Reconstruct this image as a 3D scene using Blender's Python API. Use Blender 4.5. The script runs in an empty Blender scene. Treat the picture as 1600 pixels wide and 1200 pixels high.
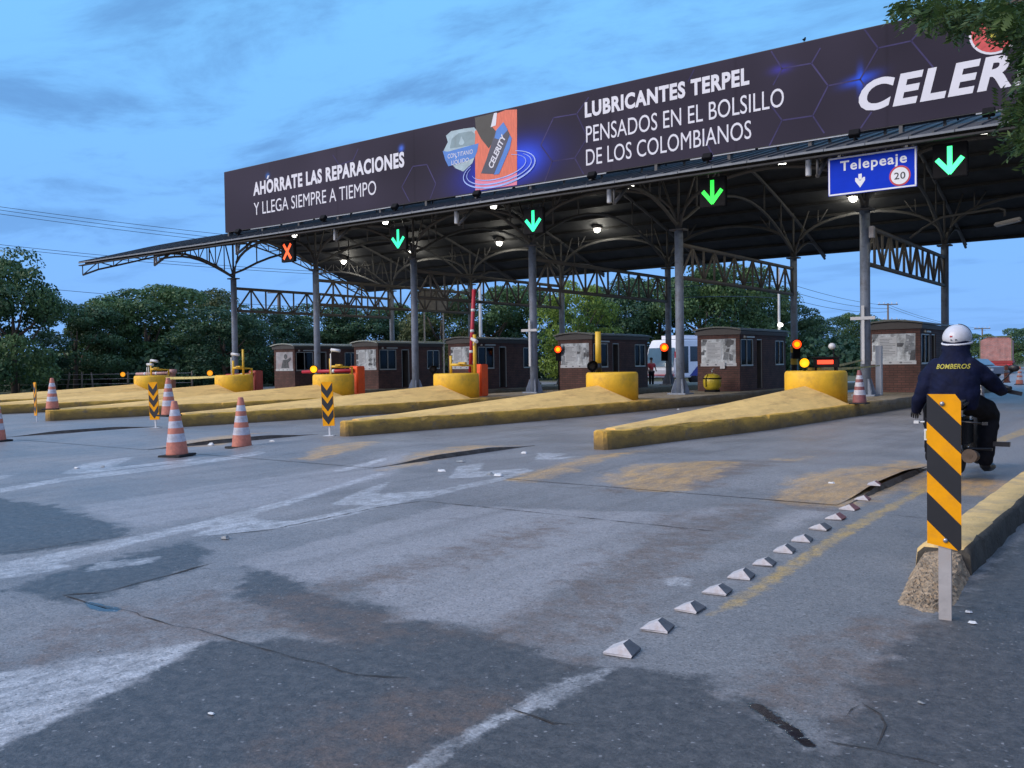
import bpy, bmesh, math, random
import numpy as np
from mathutils import Vector, Matrix
R = math.radians
scene = bpy.context.scene
COL = scene.collection

# ------------------------------------------------------------------ camera
FPX = 1416.97
CR = np.array([0.80258519, 0.59635269, -0.01484849])
CU = np.array([-0.00150615, 0.02691681, 0.99963654])
CF = np.array([-0.59653562, 0.80227112, -0.02250123])
HC = 1.5321
cam = bpy.data.cameras.new('camera'); camo = bpy.data.objects.new('camera', cam); COL.objects.link(camo)
cam.sensor_width = 36.0; cam.lens = FPX / 1600 * 36; cam.clip_start = 0.05; cam.clip_end = 5000
camo.matrix_world = Matrix(((CR[0], CU[0], -CF[0], 0), (CR[1], CU[1], -CF[1], 0), (CR[2], CU[2], -CF[2], HC), (0, 0, 0, 1)))
scene.camera = camo

# ------------------------------------------------------------------ light
scene.view_settings.view_transform = 'Standard'; scene.view_settings.look = 'None'
scene.view_settings.exposure = 0.13; scene.view_settings.gamma = 1.0
scene.render.engine = 'CYCLES'
scene.cycles.use_denoising = True
scene.cycles.max_bounces = 6; scene.cycles.transparent_max_bounces = 12
scene.cycles.sample_clamp_indirect = 4.0

def build_world():
    w = bpy.data.worlds.new('World'); scene.world = w; w.use_nodes = True
    nt = w.node_tree; nt.nodes.clear(); N = nt.nodes.new; L = nt.links.new
    out = N('ShaderNodeOutputWorld'); bg = N('ShaderNodeBackground'); L(bg.outputs[0], out.inputs[0])
    tc = N('ShaderNodeTexCoord'); nrm = N('ShaderNodeVectorMath'); nrm.operation = 'NORMALIZE'
    L(tc.outputs['Generated'], nrm.inputs[0])
    sep = N('ShaderNodeSeparateXYZ'); L(nrm.outputs[0], sep.inputs[0])
    ramp = N('ShaderNodeValToRGB'); L(sep.outputs['Z'], ramp.inputs[0])
    e = ramp.color_ramp.elements
    e[0].position = 0.0; e[0].color = (0.210, 0.440, 0.900, 1)
    e[1].position = 0.42; e[1].color = (0.200, 0.550, 0.99, 1)
    x = e.new(0.12); x.color = (0.200, 0.460, 0.94, 1)
    x = e.new(0.25); x.color = (0.195, 0.500, 0.96, 1)
    # cloud streaks on a flat layer overhead
    add = N('ShaderNodeMath'); add.operation = 'ADD'; add.inputs[1].default_value = 0.10; L(sep.outputs['Z'], add.inputs[0])
    mx = N('ShaderNodeMath'); mx.operation = 'MAXIMUM'; mx.inputs[1].default_value = 0.03; L(add.outputs[0], mx.inputs[0])
    dv = N('ShaderNodeVectorMath'); dv.operation = 'DIVIDE'; L(nrm.outputs[0], dv.inputs[0])
    cmb = N('ShaderNodeCombineXYZ'); L(mx.outputs[0], cmb.inputs[0]); L(mx.outputs[0], cmb.inputs[1]); cmb.inputs[2].default_value = 1
    L(cmb.outputs[0], dv.inputs[1])
    mp = N('ShaderNodeMapping'); mp.inputs['Rotation'].default_value = (0, 0, R(-28)); mp.inputs['Scale'].default_value = (0.9, 1.3, 0.0); mp.inputs['Location'].default_value = (7.7, 4.1, 0)
    L(dv.outputs[0], mp.inputs[0])
    nz = N('ShaderNodeTexNoise'); nz.inputs['Scale'].default_value = 1.25; nz.inputs['Detail'].default_value = 8; nz.inputs['Roughness'].default_value = 0.62; nz.inputs['Distortion'].default_value = 0.35
    L(mp.outputs[0], nz.inputs['Vector'])
    cr = N('ShaderNodeMapRange'); cr.inputs[1].default_value = 0.47; cr.inputs[2].default_value = 0.66; cr.interpolation_type = 'SMOOTHSTEP'; L(nz.outputs['Fac'], cr.inputs[0])
    cz = N('ShaderNodeMapRange'); cz.inputs[1].default_value = 0.06; cz.inputs[2].default_value = 0.22; cz.inputs[3].default_value = 0.25; cz.inputs[4].default_value = 0.66; L(sep.outputs['Z'], cz.inputs[0])
    cm = N('ShaderNodeMath'); cm.operation = 'MULTIPLY'; L(cr.outputs[0], cm.inputs[0]); L(cz.outputs[0], cm.inputs[1])
    mixc = N('ShaderNodeMixRGB'); L(cm.outputs[0], mixc.inputs[0]); L(ramp.outputs[0], mixc.inputs[1]); mixc.inputs[2].default_value = (0.100, 0.245, 0.54, 1)
    # the brighter, whiter part of the dusk sky: overhead and behind the viewer
    dt = N('ShaderNodeVectorMath'); dt.operation = 'DOT_PRODUCT'; L(nrm.outputs[0], dt.inputs[0]); dt.inputs[1].default_value = (0.42, -0.56, 0.80)
    bk = N('ShaderNodeMapRange'); bk.interpolation_type = 'SMOOTHSTEP'; bk.inputs[1].default_value = 0.02; bk.inputs[2].default_value = 0.80; L(dt.outputs['Value'], bk.inputs[0])
    mixb = N('ShaderNodeMixRGB'); L(bk.outputs[0], mixb.inputs[0]); L(mixc.outputs[0], mixb.inputs[1]); mixb.inputs[2].default_value = (0.47, 0.62, 1.04, 1)
    sky = N('ShaderNodeTexSky'); sky.sky_type = 'NISHITA'; sky.sun_disc = False; sky.sun_elevation = R(SUN_EL); sky.sun_rotation = R(SUN_ROT)
    sm = N('ShaderNodeMixRGB'); sm.blend_type = 'ADD'; sm.inputs[0].default_value = 0.003
    L(mixb.outputs[0], sm.inputs[1]); L(sky.outputs[0], sm.inputs[2])
    L(sm.outputs[0], bg.inputs['Color']); bg.inputs['Strength'].default_value = 1.0
SUN_EL, SUN_ROT = 32.0, 215.0
build_world()
sun = bpy.data.lights.new('sun', 'SUN'); suno = bpy.data.objects.new('sun', sun); COL.objects.link(suno)
sun.energy = 2.8; sun.angle = R(50); sun.color = (1.0, 0.85, 0.70)
_d = Vector((math.sin(R(SUN_ROT)) * math.cos(R(SUN_EL)), math.cos(R(SUN_ROT)) * math.cos(R(SUN_EL)), math.sin(R(SUN_EL))))
suno.rotation_euler = _d.to_track_quat('Z', 'Y').to_euler(); suno.location = (0, 0, 40)

# ------------------------------------------------------------------ measuring helpers (world metres; camera at x=0 y=0)
def ray(px, py): return CF + CR * (px - 800) / FPX - CU * (py - 600) / FPX
def gnd(px, py, z=0.0):
    d = ray(px, py); t = (z - HC) / d[2]; return Vector((d[0] * t, d[1] * t, z))
def at_y(px, py, Y):
    d = ray(px, py); t = Y / d[1]; return Vector((d[0] * t, Y, d[2] * t + HC))
def at_d(px, py, D):
    d = ray(px, py); return Vector((d[0] * D, d[1] * D, d[2] * D + HC))
XF = [-40.736 + 6.5 * k for k in range(7)]     # island centre lines
YF, YB = 30.06, 42.02                          # column rows
ZI = 0.33                                      # island top

# ------------------------------------------------------------------ materials
def new_mat(name):
    m = bpy.data.materials.new(name); m.use_nodes = True
    return m, m.node_tree, m.node_tree.nodes['Principled BSDF']
def M(name, col, rough=0.6, metal=0.0, var=0.18, scale=5.0, bump=0.0, bscale=60.0, spec=0.5, dirt=None, dscale=2.0, damt=0.5, stretch=(1, 1, 1)):
    m, nt, b = new_mat(name); N = nt.nodes.new; L = nt.links.new
    b.inputs['Roughness'].default_value = rough; b.inputs['Metallic'].default_value = metal; b.inputs['Specular IOR Level'].default_value = spec
    tc = N('ShaderNodeTexCoord'); mp = N('ShaderNodeMapping'); mp.inputs['Scale'].default_value = stretch; L(tc.outputs['Object'], mp.inputs[0])
    nz = N('ShaderNodeTexNoise'); nz.inputs['Scale'].default_value = scale; nz.inputs['Detail'].default_value = 6; nz.inputs['Roughness'].default_value = 0.62
    L(mp.outputs[0], nz.inputs['Vector'])
    mr = N('ShaderNodeMapRange'); mr.inputs[1].default_value = 0.3; mr.inputs[2].default_value = 0.7; mr.inputs[3].default_value = 1 - var; mr.inputs[4].default_value = 1 + var
    L(nz.outputs['Fac'], mr.inputs[0])
    mul = N('ShaderNodeVectorMath'); mul.operation = 'SCALE'; mul.inputs[0].default_value = col; L(mr.outputs[0], mul.inputs['Scale'])
    last = mul.outputs[0]
    if dirt:
        n2 = N('ShaderNodeTexNoise'); n2.inputs['Scale'].default_value = dscale; n2.inputs['Detail'].default_value = 8; n2.inputs['Roughness'].default_value = 0.7
        L(mp.outputs[0], n2.inputs['Vector'])
        m2 = N('ShaderNodeMapRange'); m2.inputs[1].default_value = 0.5; m2.inputs[2].default_value = 0.68; m2.inputs[4].default_value = damt; L(n2.outputs['Fac'], m2.inputs[0])
        mx = N('ShaderNodeMixRGB'); L(m2.outputs[0], mx.inputs[0]); L(last, mx.inputs[1]); mx.inputs[2].default_value = (*dirt, 1); last = mx.outputs[0]
    L(last, b.inputs['Base Color'])
    if bump:
        n3 = N('ShaderNodeTexNoise'); n3.inputs['Scale'].default_value = bscale; n3.inputs['Detail'].default_value = 4; L(tc.outputs['Object'], n3.inputs['Vector'])
        bp = N('ShaderNodeBump'); bp.inputs['Strength'].default_value = bump; bp.inputs['Distance'].default_value = 0.02; L(n3.outputs['Fac'], bp.inputs['Height']); L(bp.outputs[0], b.inputs['Normal'])
    return m
def ME(name, col, strength, edge=None):
    m, nt, b = new_mat(name)
    b.inputs['Base Color'].default_value = (*[min(c, .8) for c in col], 1); b.inputs['Emission Color'].default_value = (*col, 1); b.inputs['Emission Strength'].default_value = strength
    n = nt.nodes.new('ShaderNodeTexNoise'); n.inputs['Scale'].default_value = 40
    r = nt.nodes.new('ShaderNodeMapRange'); r.inputs[3].default_value = strength * .8; r.inputs[4].default_value = strength * 1.2
    nt.links.new(n.outputs['Fac'], r.inputs[0]); nt.links.new(r.outputs[0], b.inputs['Emission Strength'])
    return m
def MGlass(name, tint=(0.16, 0.18, 0.20)):
    m, nt, b = new_mat(name); N = nt.nodes.new; L = nt.links.new
    nt.nodes.remove(b); out = nt.nodes['Material Output']
    t = N('ShaderNodeBsdfTransparent'); t.inputs[0].default_value = (*tint, 1); g = N('ShaderNodeBsdfGlossy'); g.inputs['Roughness'].default_value = 0.06; g.inputs['Color'].default_value = (0.8, 0.85, 0.9, 1)
    f = N('ShaderNodeLayerWeight'); f.inputs['Blend'].default_value = 0.25
    r = N('ShaderNodeMapRange'); r.inputs[3].default_value = 0.02; r.inputs[4].default_value = 0.12; L(f.outputs['Fresnel'], r.inputs[0])
    mx = N('ShaderNodeMixShader'); L(r.outputs[0], mx.inputs[0]); L(t.outputs[0], mx.inputs[1]); L(g.outputs[0], mx.inputs[2]); L(mx.outputs[0], out.inputs[0])
    return m
def MBrick(name, c1, c2, mortar):
    m, nt, b = new_mat(name); N = nt.nodes.new; L = nt.links.new
    tc = N('ShaderNodeTexCoord'); sp = N('ShaderNodeSeparateXYZ'); L(tc.outputs['Object'], sp.inputs[0])
    ad = N('ShaderNodeMath'); ad.operation = 'ADD'; L(sp.outputs[0], ad.inputs[0]); L(sp.outputs[1], ad.inputs[1])
    cb = N('ShaderNodeCombineXYZ'); L(ad.outputs[0], cb.inputs[0]); L(sp.outputs[2], cb.inputs[1])
    br = N('ShaderNodeTexBrick'); br.inputs['Scale'].default_value = 1.0; br.inputs['Brick Width'].default_value = 0.26; br.inputs['Row Height'].default_value = 0.085; br.inputs['Mortar Size'].default_value = 0.010
    br.inputs['Color1'].default_value = (*c1, 1); br.inputs['Color2'].default_value = (*c2, 1); br.inputs['Mortar'].default_value = (*mortar, 1); L(cb.outputs[0], br.inputs['Vector'])
    n = N('ShaderNodeTexNoise'); n.inputs['Scale'].default_value = 2.2; n.inputs['Detail'].default_value = 6; L(tc.outputs['Object'], n.inputs['Vector'])
    r = N('ShaderNodeMapRange'); r.inputs[1].default_value = .3; r.inputs[2].default_value = .7; r.inputs[3].default_value = .7; r.inputs[4].default_value = 1.3; L(n.outputs['Fac'], r.inputs[0])
    ml = N('ShaderNodeVectorMath'); ml.operation = 'SCALE'; L(br.outputs['Color'], ml.inputs[0]); L(r.outputs[0], ml.inputs['Scale']); L(ml.outputs[0], b.inputs['Base Color'])
    bp = N('ShaderNodeBump'); bp.inputs['Strength'].default_value = 0.6; bp.inputs['Distance'].default_value = 0.01; bp.invert = True; L(br.outputs['Fac'], bp.inputs['Height']); L(bp.outputs[0], b.inputs['Normal'])
    b.inputs['Roughness'].default_value = .75
    return m
def MAttr(name, attr, rough=0.6):
    m, nt, b = new_mat(name)
    a = nt.nodes.new('ShaderNodeAttribute'); a.attribute_name = attr; nt.links.new(a.outputs['Color'], b.inputs['Base Color']); b.inputs['Roughness'].default_value = rough
    return m
def MLeaf(name, col, hue2):
    m, nt, b = new_mat(name); N = nt.nodes.new; L = nt.links.new
    a = N('ShaderNodeAttribute'); a.attribute_name = 'tint'
    mx = N('ShaderNodeMixRGB'); mx.inputs[1].default_value = (*col, 1); mx.inputs[2].default_value = (*hue2, 1); L(a.outputs['Fac'], mx.inputs[0])
    L(mx.outputs[0], b.inputs['Base Color']); b.inputs['Roughness'].default_value = 0.55; b.inputs['Specular IOR Level'].default_value = 0.35
    tr = N('ShaderNodeBsdfTranslucent'); L(mx.outputs[0], tr.inputs[0]); ms = N('ShaderNodeMixShader'); ms.inputs[0].default_value = 0.22
    L(b.outputs[0], ms.inputs[1]); L(tr.outputs[0], ms.inputs[2]); L(ms.outputs[0], nt.nodes['Material Output'].inputs[0])
    return m

MT = {}
MT['steel'] = M('column_steel', (0.225, 0.265, 0.325), 0.5, 0.0, .15, 3, dirt=(0.10, 0.085, 0.07), dscale=4, damt=.6)
MT['truss'] = M('truss_steel', (0.100, 0.099, 0.098), 0.6, 0.0, .2, 3, spec=.25, dirt=(0.065, 0.058, 0.052), dscale=3, damt=.6)
MT['portal'] = M('portal_steel', (0.155, 0.140, 0.118), 0.6, 0.0, .2, 3, spec=.25, dirt=(0.09, 0.07, 0.055), dscale=3, damt=.6)
MT['roof'] = M('roof_sheet', (0.060, 0.066, 0.072), 0.62, 0.0, .15, 1.5, spec=.25, dirt=(0.045, 0.045, 0.05), dscale=.8)
MT['purlin'] = M('purlin_steel', (0.040, 0.040, 0.040), 0.7, spec=.2)
MT['under'] = M('roof_underside', (0.045, 0.046, 0.048), 0.7, 0.0, .3, 1.5, spec=.2)
MT['trim'] = M('eave_edge', (0.15, 0.17, 0.19), .5, 0, .2)
MT['edge'] = M('eave_trim', (0.30, 0.33, 0.36), 0.4, 0, .1)
MT['white_pvc'] = M('white_pipe', (0.62, 0.64, 0.66), 0.45, 0, .1)
MT['board_back'] = M('billboard_frame', (0.05, 0.05, 0.055), .6)
MT['text_white'] = M('print_white', (0.66, 0.66, 0.70), .6, 0, .04, 2)
MT['hexline'] = M('print_violet', (0.062, 0.055, 0.125), .8, 0, .35, 1, spec=.1)
MT['black'] = M('black_plastic', (0.010, 0.010, 0.011), .7, spec=.1)
MT['rubber'] = M('black_rubber', (0.016, 0.016, 0.017), .8, bump=.2)
MT['cam_white'] = M('camera_white', (0.55, 0.56, 0.56), .4, 0, .08)
MT['yellow'] = M('yellow_paint', (0.78, 0.46, 0.024), .6, 0, .12, 3, bump=.25, bscale=30, dirt=(0.33, 0.19, 0.05), dscale=2.5, damt=.45)
MT['pipe_yellow'] = M('yellow_pipe', (0.66, 0.42, 0.035), .45, 0, .1)
MT['sign_yellow'] = M('sign_orange_yellow', (0.84, 0.35, 0.004), .5, 0, .10, 8, spec=.15, dirt=(.55, .24, .03), dscale=12, damt=.35)
MT['sign_black'] = M('sign_black', (0.014, 0.014, 0.015), .4)
MT['galv'] = M('galvanised_steel', (0.42, 0.40, 0.38), .5, .3, .2, 12, dirt=(.25, .18, .12), dscale=6)
MT['post_white'] = M('white_post', (0.55, 0.57, 0.58), .5, 0, .12, 6)
MT['cone'] = M('cone_orange', (0.50, 0.165, 0.105), .55, 0, .18, 14, dirt=(0.30, 0.13, 0.10), dscale=9, damt=.6)
MT['cone_dark'] = M('cone_faded', (0.22, 0.075, 0.075), .6, 0, .2, 14, dirt=(0.12, 0.07, 0.07), dscale=9, damt=.6)
MT['cone_band'] = M('cone_band', (0.46, 0.46, 0.50), .4, 0, .2, 16, dirt=(0.3, 0.22, 0.2), dscale=10, damt=.6)
MT['orange_box'] = M('orange_cabinet', (0.85, 0.105, 0.015), .45, 0, .1, 3, dirt=(.45, .06, .02), damt=.4)
MT['faded_red'] = M('faded_red_cabinet', (0.36, 0.07, 0.055), .6, 0, .2, 5)
MT['pink'] = M('faded_pink', (0.45, 0.26, 0.24), .6, 0, .15, 6)
MT['boom_red'] = M('boom_red', (0.40, 0.018, 0.035), .45, 0, .15, 4)
MT['wall_brick'] = MBrick('booth_brick', (0.135, 0.058, 0.044), (0.095, 0.044, 0.034), (0.055, 0.034, 0.028))
MT['booth_dark'] = M('booth_fascia', (0.075, 0.066, 0.058), .55, 0, .15, 3)
MT['booth_roof'] = M('booth_roof_sheet', (0.50, 0.54, 0.46), .5, 0, .2, 2, dirt=(.14, .14, .11), damt=.6)
MT['alu'] = M('aluminium_frame', (0.46, 0.44, 0.38), .4, .4, .1)
MT['interior'] = M('booth_interior', (0.05, 0.045, 0.04), .7)
MT['glass'] = MGlass('window_glass')
MT['paper'] = M('paper_white', (0.58, 0.60, 0.60), .6, 0, .05, 4)
MT['paper_grey'] = M('paper_print', (0.20, 0.22, 0.23), .6, 0, .5, 14)
MT['poster'] = M('poster_print', (0.62, 0.66, 0.66), .5, 0, .55, 2.6, dirt=(0.05, 0.055, 0.055), dscale=1.7, damt=.9)
MT['poster_dark'] = M('poster_dark', (0.085, 0.09, 0.095), .5, 0, .7, 5)
MT['poster_mid'] = M('poster_mid', (0.26, 0.28, 0.29), .5, 0, .5, 6)
MT['poster_pale'] = M('poster_pale', (0.42, 0.41, 0.42), .5, 0, .3, 2.2, dirt=(0.45, 0.12, 0.10), dscale=1.6, damt=.35)
MT['sign_blue'] = M('sign_blue', (0.003, 0.036, 0.50), .5, 0, .06, 3, spec=.08)
MT['sign_white'] = M('sign_white', (0.70, 0.72, 0.74), .4, 0, .05, 5)
MT['sign_red'] = M('sign_red', (0.45, 0.03, 0.04), .4)
MT['curb_side'] = M('kerb_shade_dirt', (0.060, 0.055, 0.045), .9, 0, .35, 5, bump=.7, bscale=25)  # right kerb face: shade as well as dirt put into a dark colour
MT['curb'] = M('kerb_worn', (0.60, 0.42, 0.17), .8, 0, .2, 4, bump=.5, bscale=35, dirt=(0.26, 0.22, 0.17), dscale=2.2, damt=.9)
MT['rubble'] = M('concrete_rubble', (0.33, 0.25, 0.165), .95, 0, .45, 18, bump=1.0, bscale=55, dirt=(.15, .12, .09), dscale=6)
MT['stud_front'] = M('stud_white', (0.46, 0.45, 0.46), .75, 0, .2, 14, bump=.2, dirt=(.34, .27, .23), dscale=9, damt=.7)
MT['stud_side'] = M('stud_shaded', (0.10, 0.105, 0.115), .8, 0, .25, 14, bump=.2)  # darker copy of the stud colour, shade of the right faces painted in
MT['stud_red'] = M('stud_red', (0.20, 0.085, 0.085), .75, 0, .2, 14, bump=.2)
MT['bark'] = M('bark', (0.085, 0.065, 0.05), .9, 0, .3, 6, bump=.8, bscale=14, stretch=(3, 3, .6))
MT['wood_post'] = M('old_wood', (0.16, 0.13, 0.10), .9, 0, .3, 8)
MT['wire'] = M('cable', (0.03, 0.032, 0.036), .6)
MT['pole'] = M('concrete_pole', (0.45, 0.46, 0.45), .8, 0, .15, 3)
MT['tape'] = M('caution_tape', (0.42, 0.34, 0.07), .5, 0, .4, 7)
MT['navy'] = M('navy_jacket', (0.0035, 0.0065, 0.028), .8, 0, .4, 7, bump=1.0, bscale=11, spec=.2)
MT['dark_cloth'] = M('black_trousers', (0.008, 0.008, 0.011), .85, 0, .3, 6, bump=.4, bscale=10, spec=.2)
MT['skin'] = M('skin', (0.28, 0.15, 0.10), .6, 0, .08)
MT['hair'] = M('dark_hair', (0.015, 0.012, 0.01), .7)
MT['helmet'] = M('helmet_white', (0.56, 0.58, 0.63), .28, 0, .06, 5, dirt=(.35, .33, .35), dscale=5, damt=.4)
MT['jacket_text'] = M('jacket_print', (0.40, 0.35, 0.04), .6, 0, .25, 20)
MT['bike_black'] = M('bike_black', (0.010, 0.010, 0.012), .35)
MT['muffler'] = M('muffler_rust', (0.075, 0.052, 0.036), .55, .3, .35, 14)
MT['chrome'] = M('bike_metal', (0.35, 0.35, 0.36), .3, .8)
MT['tail_red'] = M('tail_lens', (0.42, 0.22, 0.22), .25)
MT['bus_white'] = M('bus_white', (0.80, 0.82, 0.86), .3, 0, .05)
MT['bus_blue'] = M('bus_blue', (0.02, 0.03, 0.24), .3)
MT['bus_red'] = M('bus_red', (0.50, 0.03, 0.05), .35)
MT['dark_glass'] = M('vehicle_glass', (0.10, 0.19, 0.27), .08, 0, .1, 1)
MT['dark_pane'] = M('side_pane', (0.02, 0.022, 0.03), .08, 0, .1, 1)
MT['brick_load'] = MBrick('clay_brick_load', (0.46, 0.20, 0.17), (0.38, 0.22, 0.20), (0.22, 0.13, 0.12))
MT['truck_red'] = M('truck_red', (0.30, 0.03, 0.03), .5)
MT['car_silver'] = M('car_paint', (0.14, 0.16, 0.19), .3, .2, .05)
MT['shirt_red'] = M('red_shirt', (0.42, 0.035, 0.04), .8)
MT['shirt_pale'] = M('pale_shirt', (0.42, 0.42, 0.33), .8)
MT['ball'] = M('yellow_tank', (0.55, 0.42, 0.03), .35, 0, .15, 4, dirt=(.3, .22, .03), dscale=3, damt=.5)
MT['amber'] = ME('amber_lamp', (1.0, 0.42, 0.01), 1.6)
MT['amber_dim'] = ME('amber_lamp_dim', (1.0, 0.36, 0.02), .9)
MT['redlamp'] = ME('red_lamp', (1.0, 0.07, 0.01), 1.7)
MT['redamber'] = ME('red_amber_lamp', (1.0, 0.28, 0.0), 2.2)
MT['redbar'] = ME('red_light_bar', (1.0, 0.05, 0.015), 1.6)
MT['led_white'] = ME('lamp_white', (1.0, 0.97, 0.88), 5.0)
MT['led_teal'] = ME('led_teal_green', (0.01, 0.95, 0.36), 1.05)
MT['led_green'] = ME('led_green', (0.02, 0.95, 0.06), 1.1)
MT['led_bright'] = ME('led_bright_green', (0.06, 1.0, 0.30), 1.7)
MT['led_red'] = ME('led_red', (1.0, 0.09, 0.012), 1.3)

# ------------------------------------------------------------------ mesh builder
class MB:
    def __init__(s): s.v = []; s.f = []; s.m = []; s.sm = []
    def add(s, vs, fs, mi=0, smooth=False):
        o = len(s.v); s.v += [tuple(v) for v in vs]
        for f in fs: s.f.append(tuple(i + o for i in f)); s.m.append(mi); s.sm.append(smooth)
        return s
    def box(s, c, d, rz=0.0, mi=0, rx=0.0, ry=0.0):
        h = [x / 2 for x in d]; Mx = Matrix.Translation(Vector(c)) @ Matrix.Rotation(rz, 4, 'Z') @ Matrix.Rotation(ry, 4, 'Y') @ Matrix.Rotation(rx, 4, 'X')
        vs = [Mx @ Vector((sx * h[0], sy * h[1], sz * h[2])) for sz in (-1, 1) for sy in (-1, 1) for sx in (-1, 1)]
        return s.add(vs, [(0, 2, 3, 1), (4, 5, 7, 6), (0, 1, 5, 4), (2, 6, 7, 3), (0, 4, 6, 2), (1, 3, 7, 5)], mi)
    def b2(s, lo, hi, mi=0):
        return s.box([(a + b) / 2 for a, b in zip(lo, hi)], [abs(b - a) for a, b in zip(lo, hi)], mi=mi)
    def tube(s, pts, r, n=8, mi=0, caps=True):
        pts = [Vector(p) for p in pts]; rr = r if isinstance(r, (list, tuple)) else [r] * len(pts)
        vs = []; up = Vector((0, 0, 1))
        for i, p in enumerate(pts):
            t = (pts[min(i + 1, len(pts) - 1)] - pts[max(i - 1, 0)]).normalized()
            a = t.cross(up if abs(t.z) < .95 else Vector((1, 0, 0))).normalized(); b = t.cross(a)
            for k in range(n):
                q = 2 * math.pi * k / n; vs.append(p + (a * math.cos(q) + b * math.sin(q)) * rr[i])
        fs = [(i * n + k, i * n + (k + 1) % n, (i + 1) * n + (k + 1) % n, (i + 1) * n + k) for i in range(len(pts) - 1) for k in range(n)]
        o = len(s.v); s.add(vs, fs, mi, True)
        if caps: s.add([], [], mi); s.f += [tuple(o + k for k in range(n))[::-1], tuple(o + (len(pts) - 1) * n + k for k in range(n))]; s.m += [mi, mi]; s.sm += [False, False]
        return s
    def lathe(s, c, prof, n=24, mi=0, smooth=True, axis='Z', mis=None):
        vs = []
        for (r, z) in prof:
            for k in range(n):
                q = 2 * math.pi * k / n; p = (r * math.cos(q), r * math.sin(q), z)
                if axis == 'Y': p = (p[0], p[2], p[1])
                if axis == 'X': p = (p[2], p[0], p[1])
                vs.append((c[0] + p[0], c[1] + p[1], c[2] + p[2]))
        o = len(s.v)
        for i in range(len(prof) - 1):
            s.add(vs if i == 0 else [], [], mi)
            for k in range(n):
                s.f.append((o + i * n + k, o + i * n + (k + 1) % n, o + (i + 1) * n + (k + 1) % n, o + (i + 1) * n + k)); s.m.append(mis[i] if mis else mi); s.sm.append(smooth)
        for i, rev in ((0, True), (len(prof) - 1, False)):
            if prof[i][0] > 1e-5:
                t = tuple(o + i * n + k for k in range(n)); s.f.append(t[::-1] if rev else t); s.m.append(mi if not mis else mis[min(i, len(mis) - 1)]); s.sm.append(False)
        return s
    def sphere(s, c, r, n=16, m=10, mi=0, Mx=None):
        if not isinstance(r, (tuple, list)): r = (r, r, r)
        vs = []
        for j in range(m + 1):
            t = math.pi * j / m
            for k in range(n):
                q = 2 * math.pi * k / n; p = Vector((r[0] * math.sin(t) * math.cos(q), r[1] * math.sin(t) * math.sin(q), r[2] * math.cos(t)))
                if Mx: p = Mx @ p
                vs.append(Vector(c) + p)
        fs = [(j * n + k, (j + 1) * n + k, (j + 1) * n + (k + 1) % n, j * n + (k + 1) % n) for j in range(m) for k in range(n)]
        return s.add(vs, fs, mi, True)
    def prism(s, poly, fn, t0, t1, mi=0):
        n = len(poly); vs = [fn(p[0], p[1], t0) for p in poly] + [fn(p[0], p[1], t1) for p in poly]
        fs = [tuple(range(n))[::-1], tuple(range(n, 2 * n))] + [(i, (i + 1) % n, n + (i + 1) % n, n + i) for i in range(n)]
        return s.add(vs, fs, mi)
    def build(s, name, mats, parent=None, loc=None, bevel=0, recalc=True):
        me = bpy.data.meshes.new(name); me.from_pydata([tuple(v) for v in s.v], [], s.f)
        mats = mats if isinstance(mats, (list, tuple)) else [mats]
        for m in mats: me.materials.append(m)
        me.polygons.foreach_set('material_index', s.m); me.polygons.foreach_set('use_smooth', s.sm)
        if recalc:
            bm = bmesh.new(); bm.from_mesh(me); bmesh.ops.remove_doubles(bm, verts=bm.verts, dist=1e-5); bmesh.ops.recalc_face_normals(bm, faces=bm.faces)
            if bevel:
                ed = [e for e in bm.edges if len(e.link_faces) == 2 and e.calc_face_angle(0) > 0.6]
                bmesh.ops.bevel(bm, geom=ed, offset=bevel, segments=2, affect='EDGES', clamp_overlap=True)
            bm.to_mesh(me); bm.free()
        me.update()
        o = bpy.data.objects.new(name, me); COL.objects.link(o)
        if parent: o.parent = parent
        if loc is not None: o.location = loc
        return o
def tag(o, label=None, cat=None, group=None, kind=None):
    if label: o['label'] = label
    if cat: o['category'] = cat
    if group: o['group'] = group
    if kind: o['kind'] = kind
    return o
def thing(name, label, cat, loc=(0, 0, 0), rz=0, group=None):
    o = bpy.data.objects.new(name, None); COL.objects.link(o); o.location = loc; o.rotation_euler = (0, 0, rz); o.empty_display_size = .2
    return tag(o, label, cat, group)
def copy_tree(o, parent=None):
    c = o.copy(); COL.objects.link(c)
    if parent: c.parent = parent
    for ch in list(o.children): copy_tree(ch, c)
    return c
def text_geo(s, bold=0.0, shear=0.0, space=1.0):
    c = bpy.data.curves.new('t', 'FONT'); c.body = s; c.size = 1.0; c.offset = bold; c.shear = shear; c.space_character = space; c.resolution_u = 4
    o = bpy.data.objects.new('t', c); COL.objects.link(o); bpy.context.view_layer.update()
    me = bpy.data.meshes.new_from_object(o.evaluated_get(bpy.context.evaluated_depsgraph_get()))
    v = [(p.co.x, p.co.y) for p in me.vertices]; f = [tuple(p.vertices) for p in me.polygons]
    bpy.data.objects.remove(o); bpy.data.curves.remove(c); bpy.data.meshes.remove(me)
    return v, f
_cap = {}
def text_into(mb, s, x0, x1, z0, cap, fn, mi=0, bold=0.0, shear=0.0, ref=None, space=1.0):
    """lay text so that it spans x0..x1 with baseline z0 and capital height cap; fn(x, z) -> world"""
    v, f = text_geo(s, bold, shear, space); hv, _ = text_geo('H', bold); hy = max(p[1] for p in hv); ly = min(p[1] for p in hv)
    rv = text_geo(ref, bold, shear, space)[0] if ref else v
    lx, hx = min(p[0] for p in rv), max(p[0] for p in rv)
    vs = [fn(x0 + (p[0] - lx) / (hx - lx) * (x1 - x0), z0 + (p[1] - ly) / (hy - ly) * cap) for p in v]
    mb.add(vs, f, mi); return mb
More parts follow.
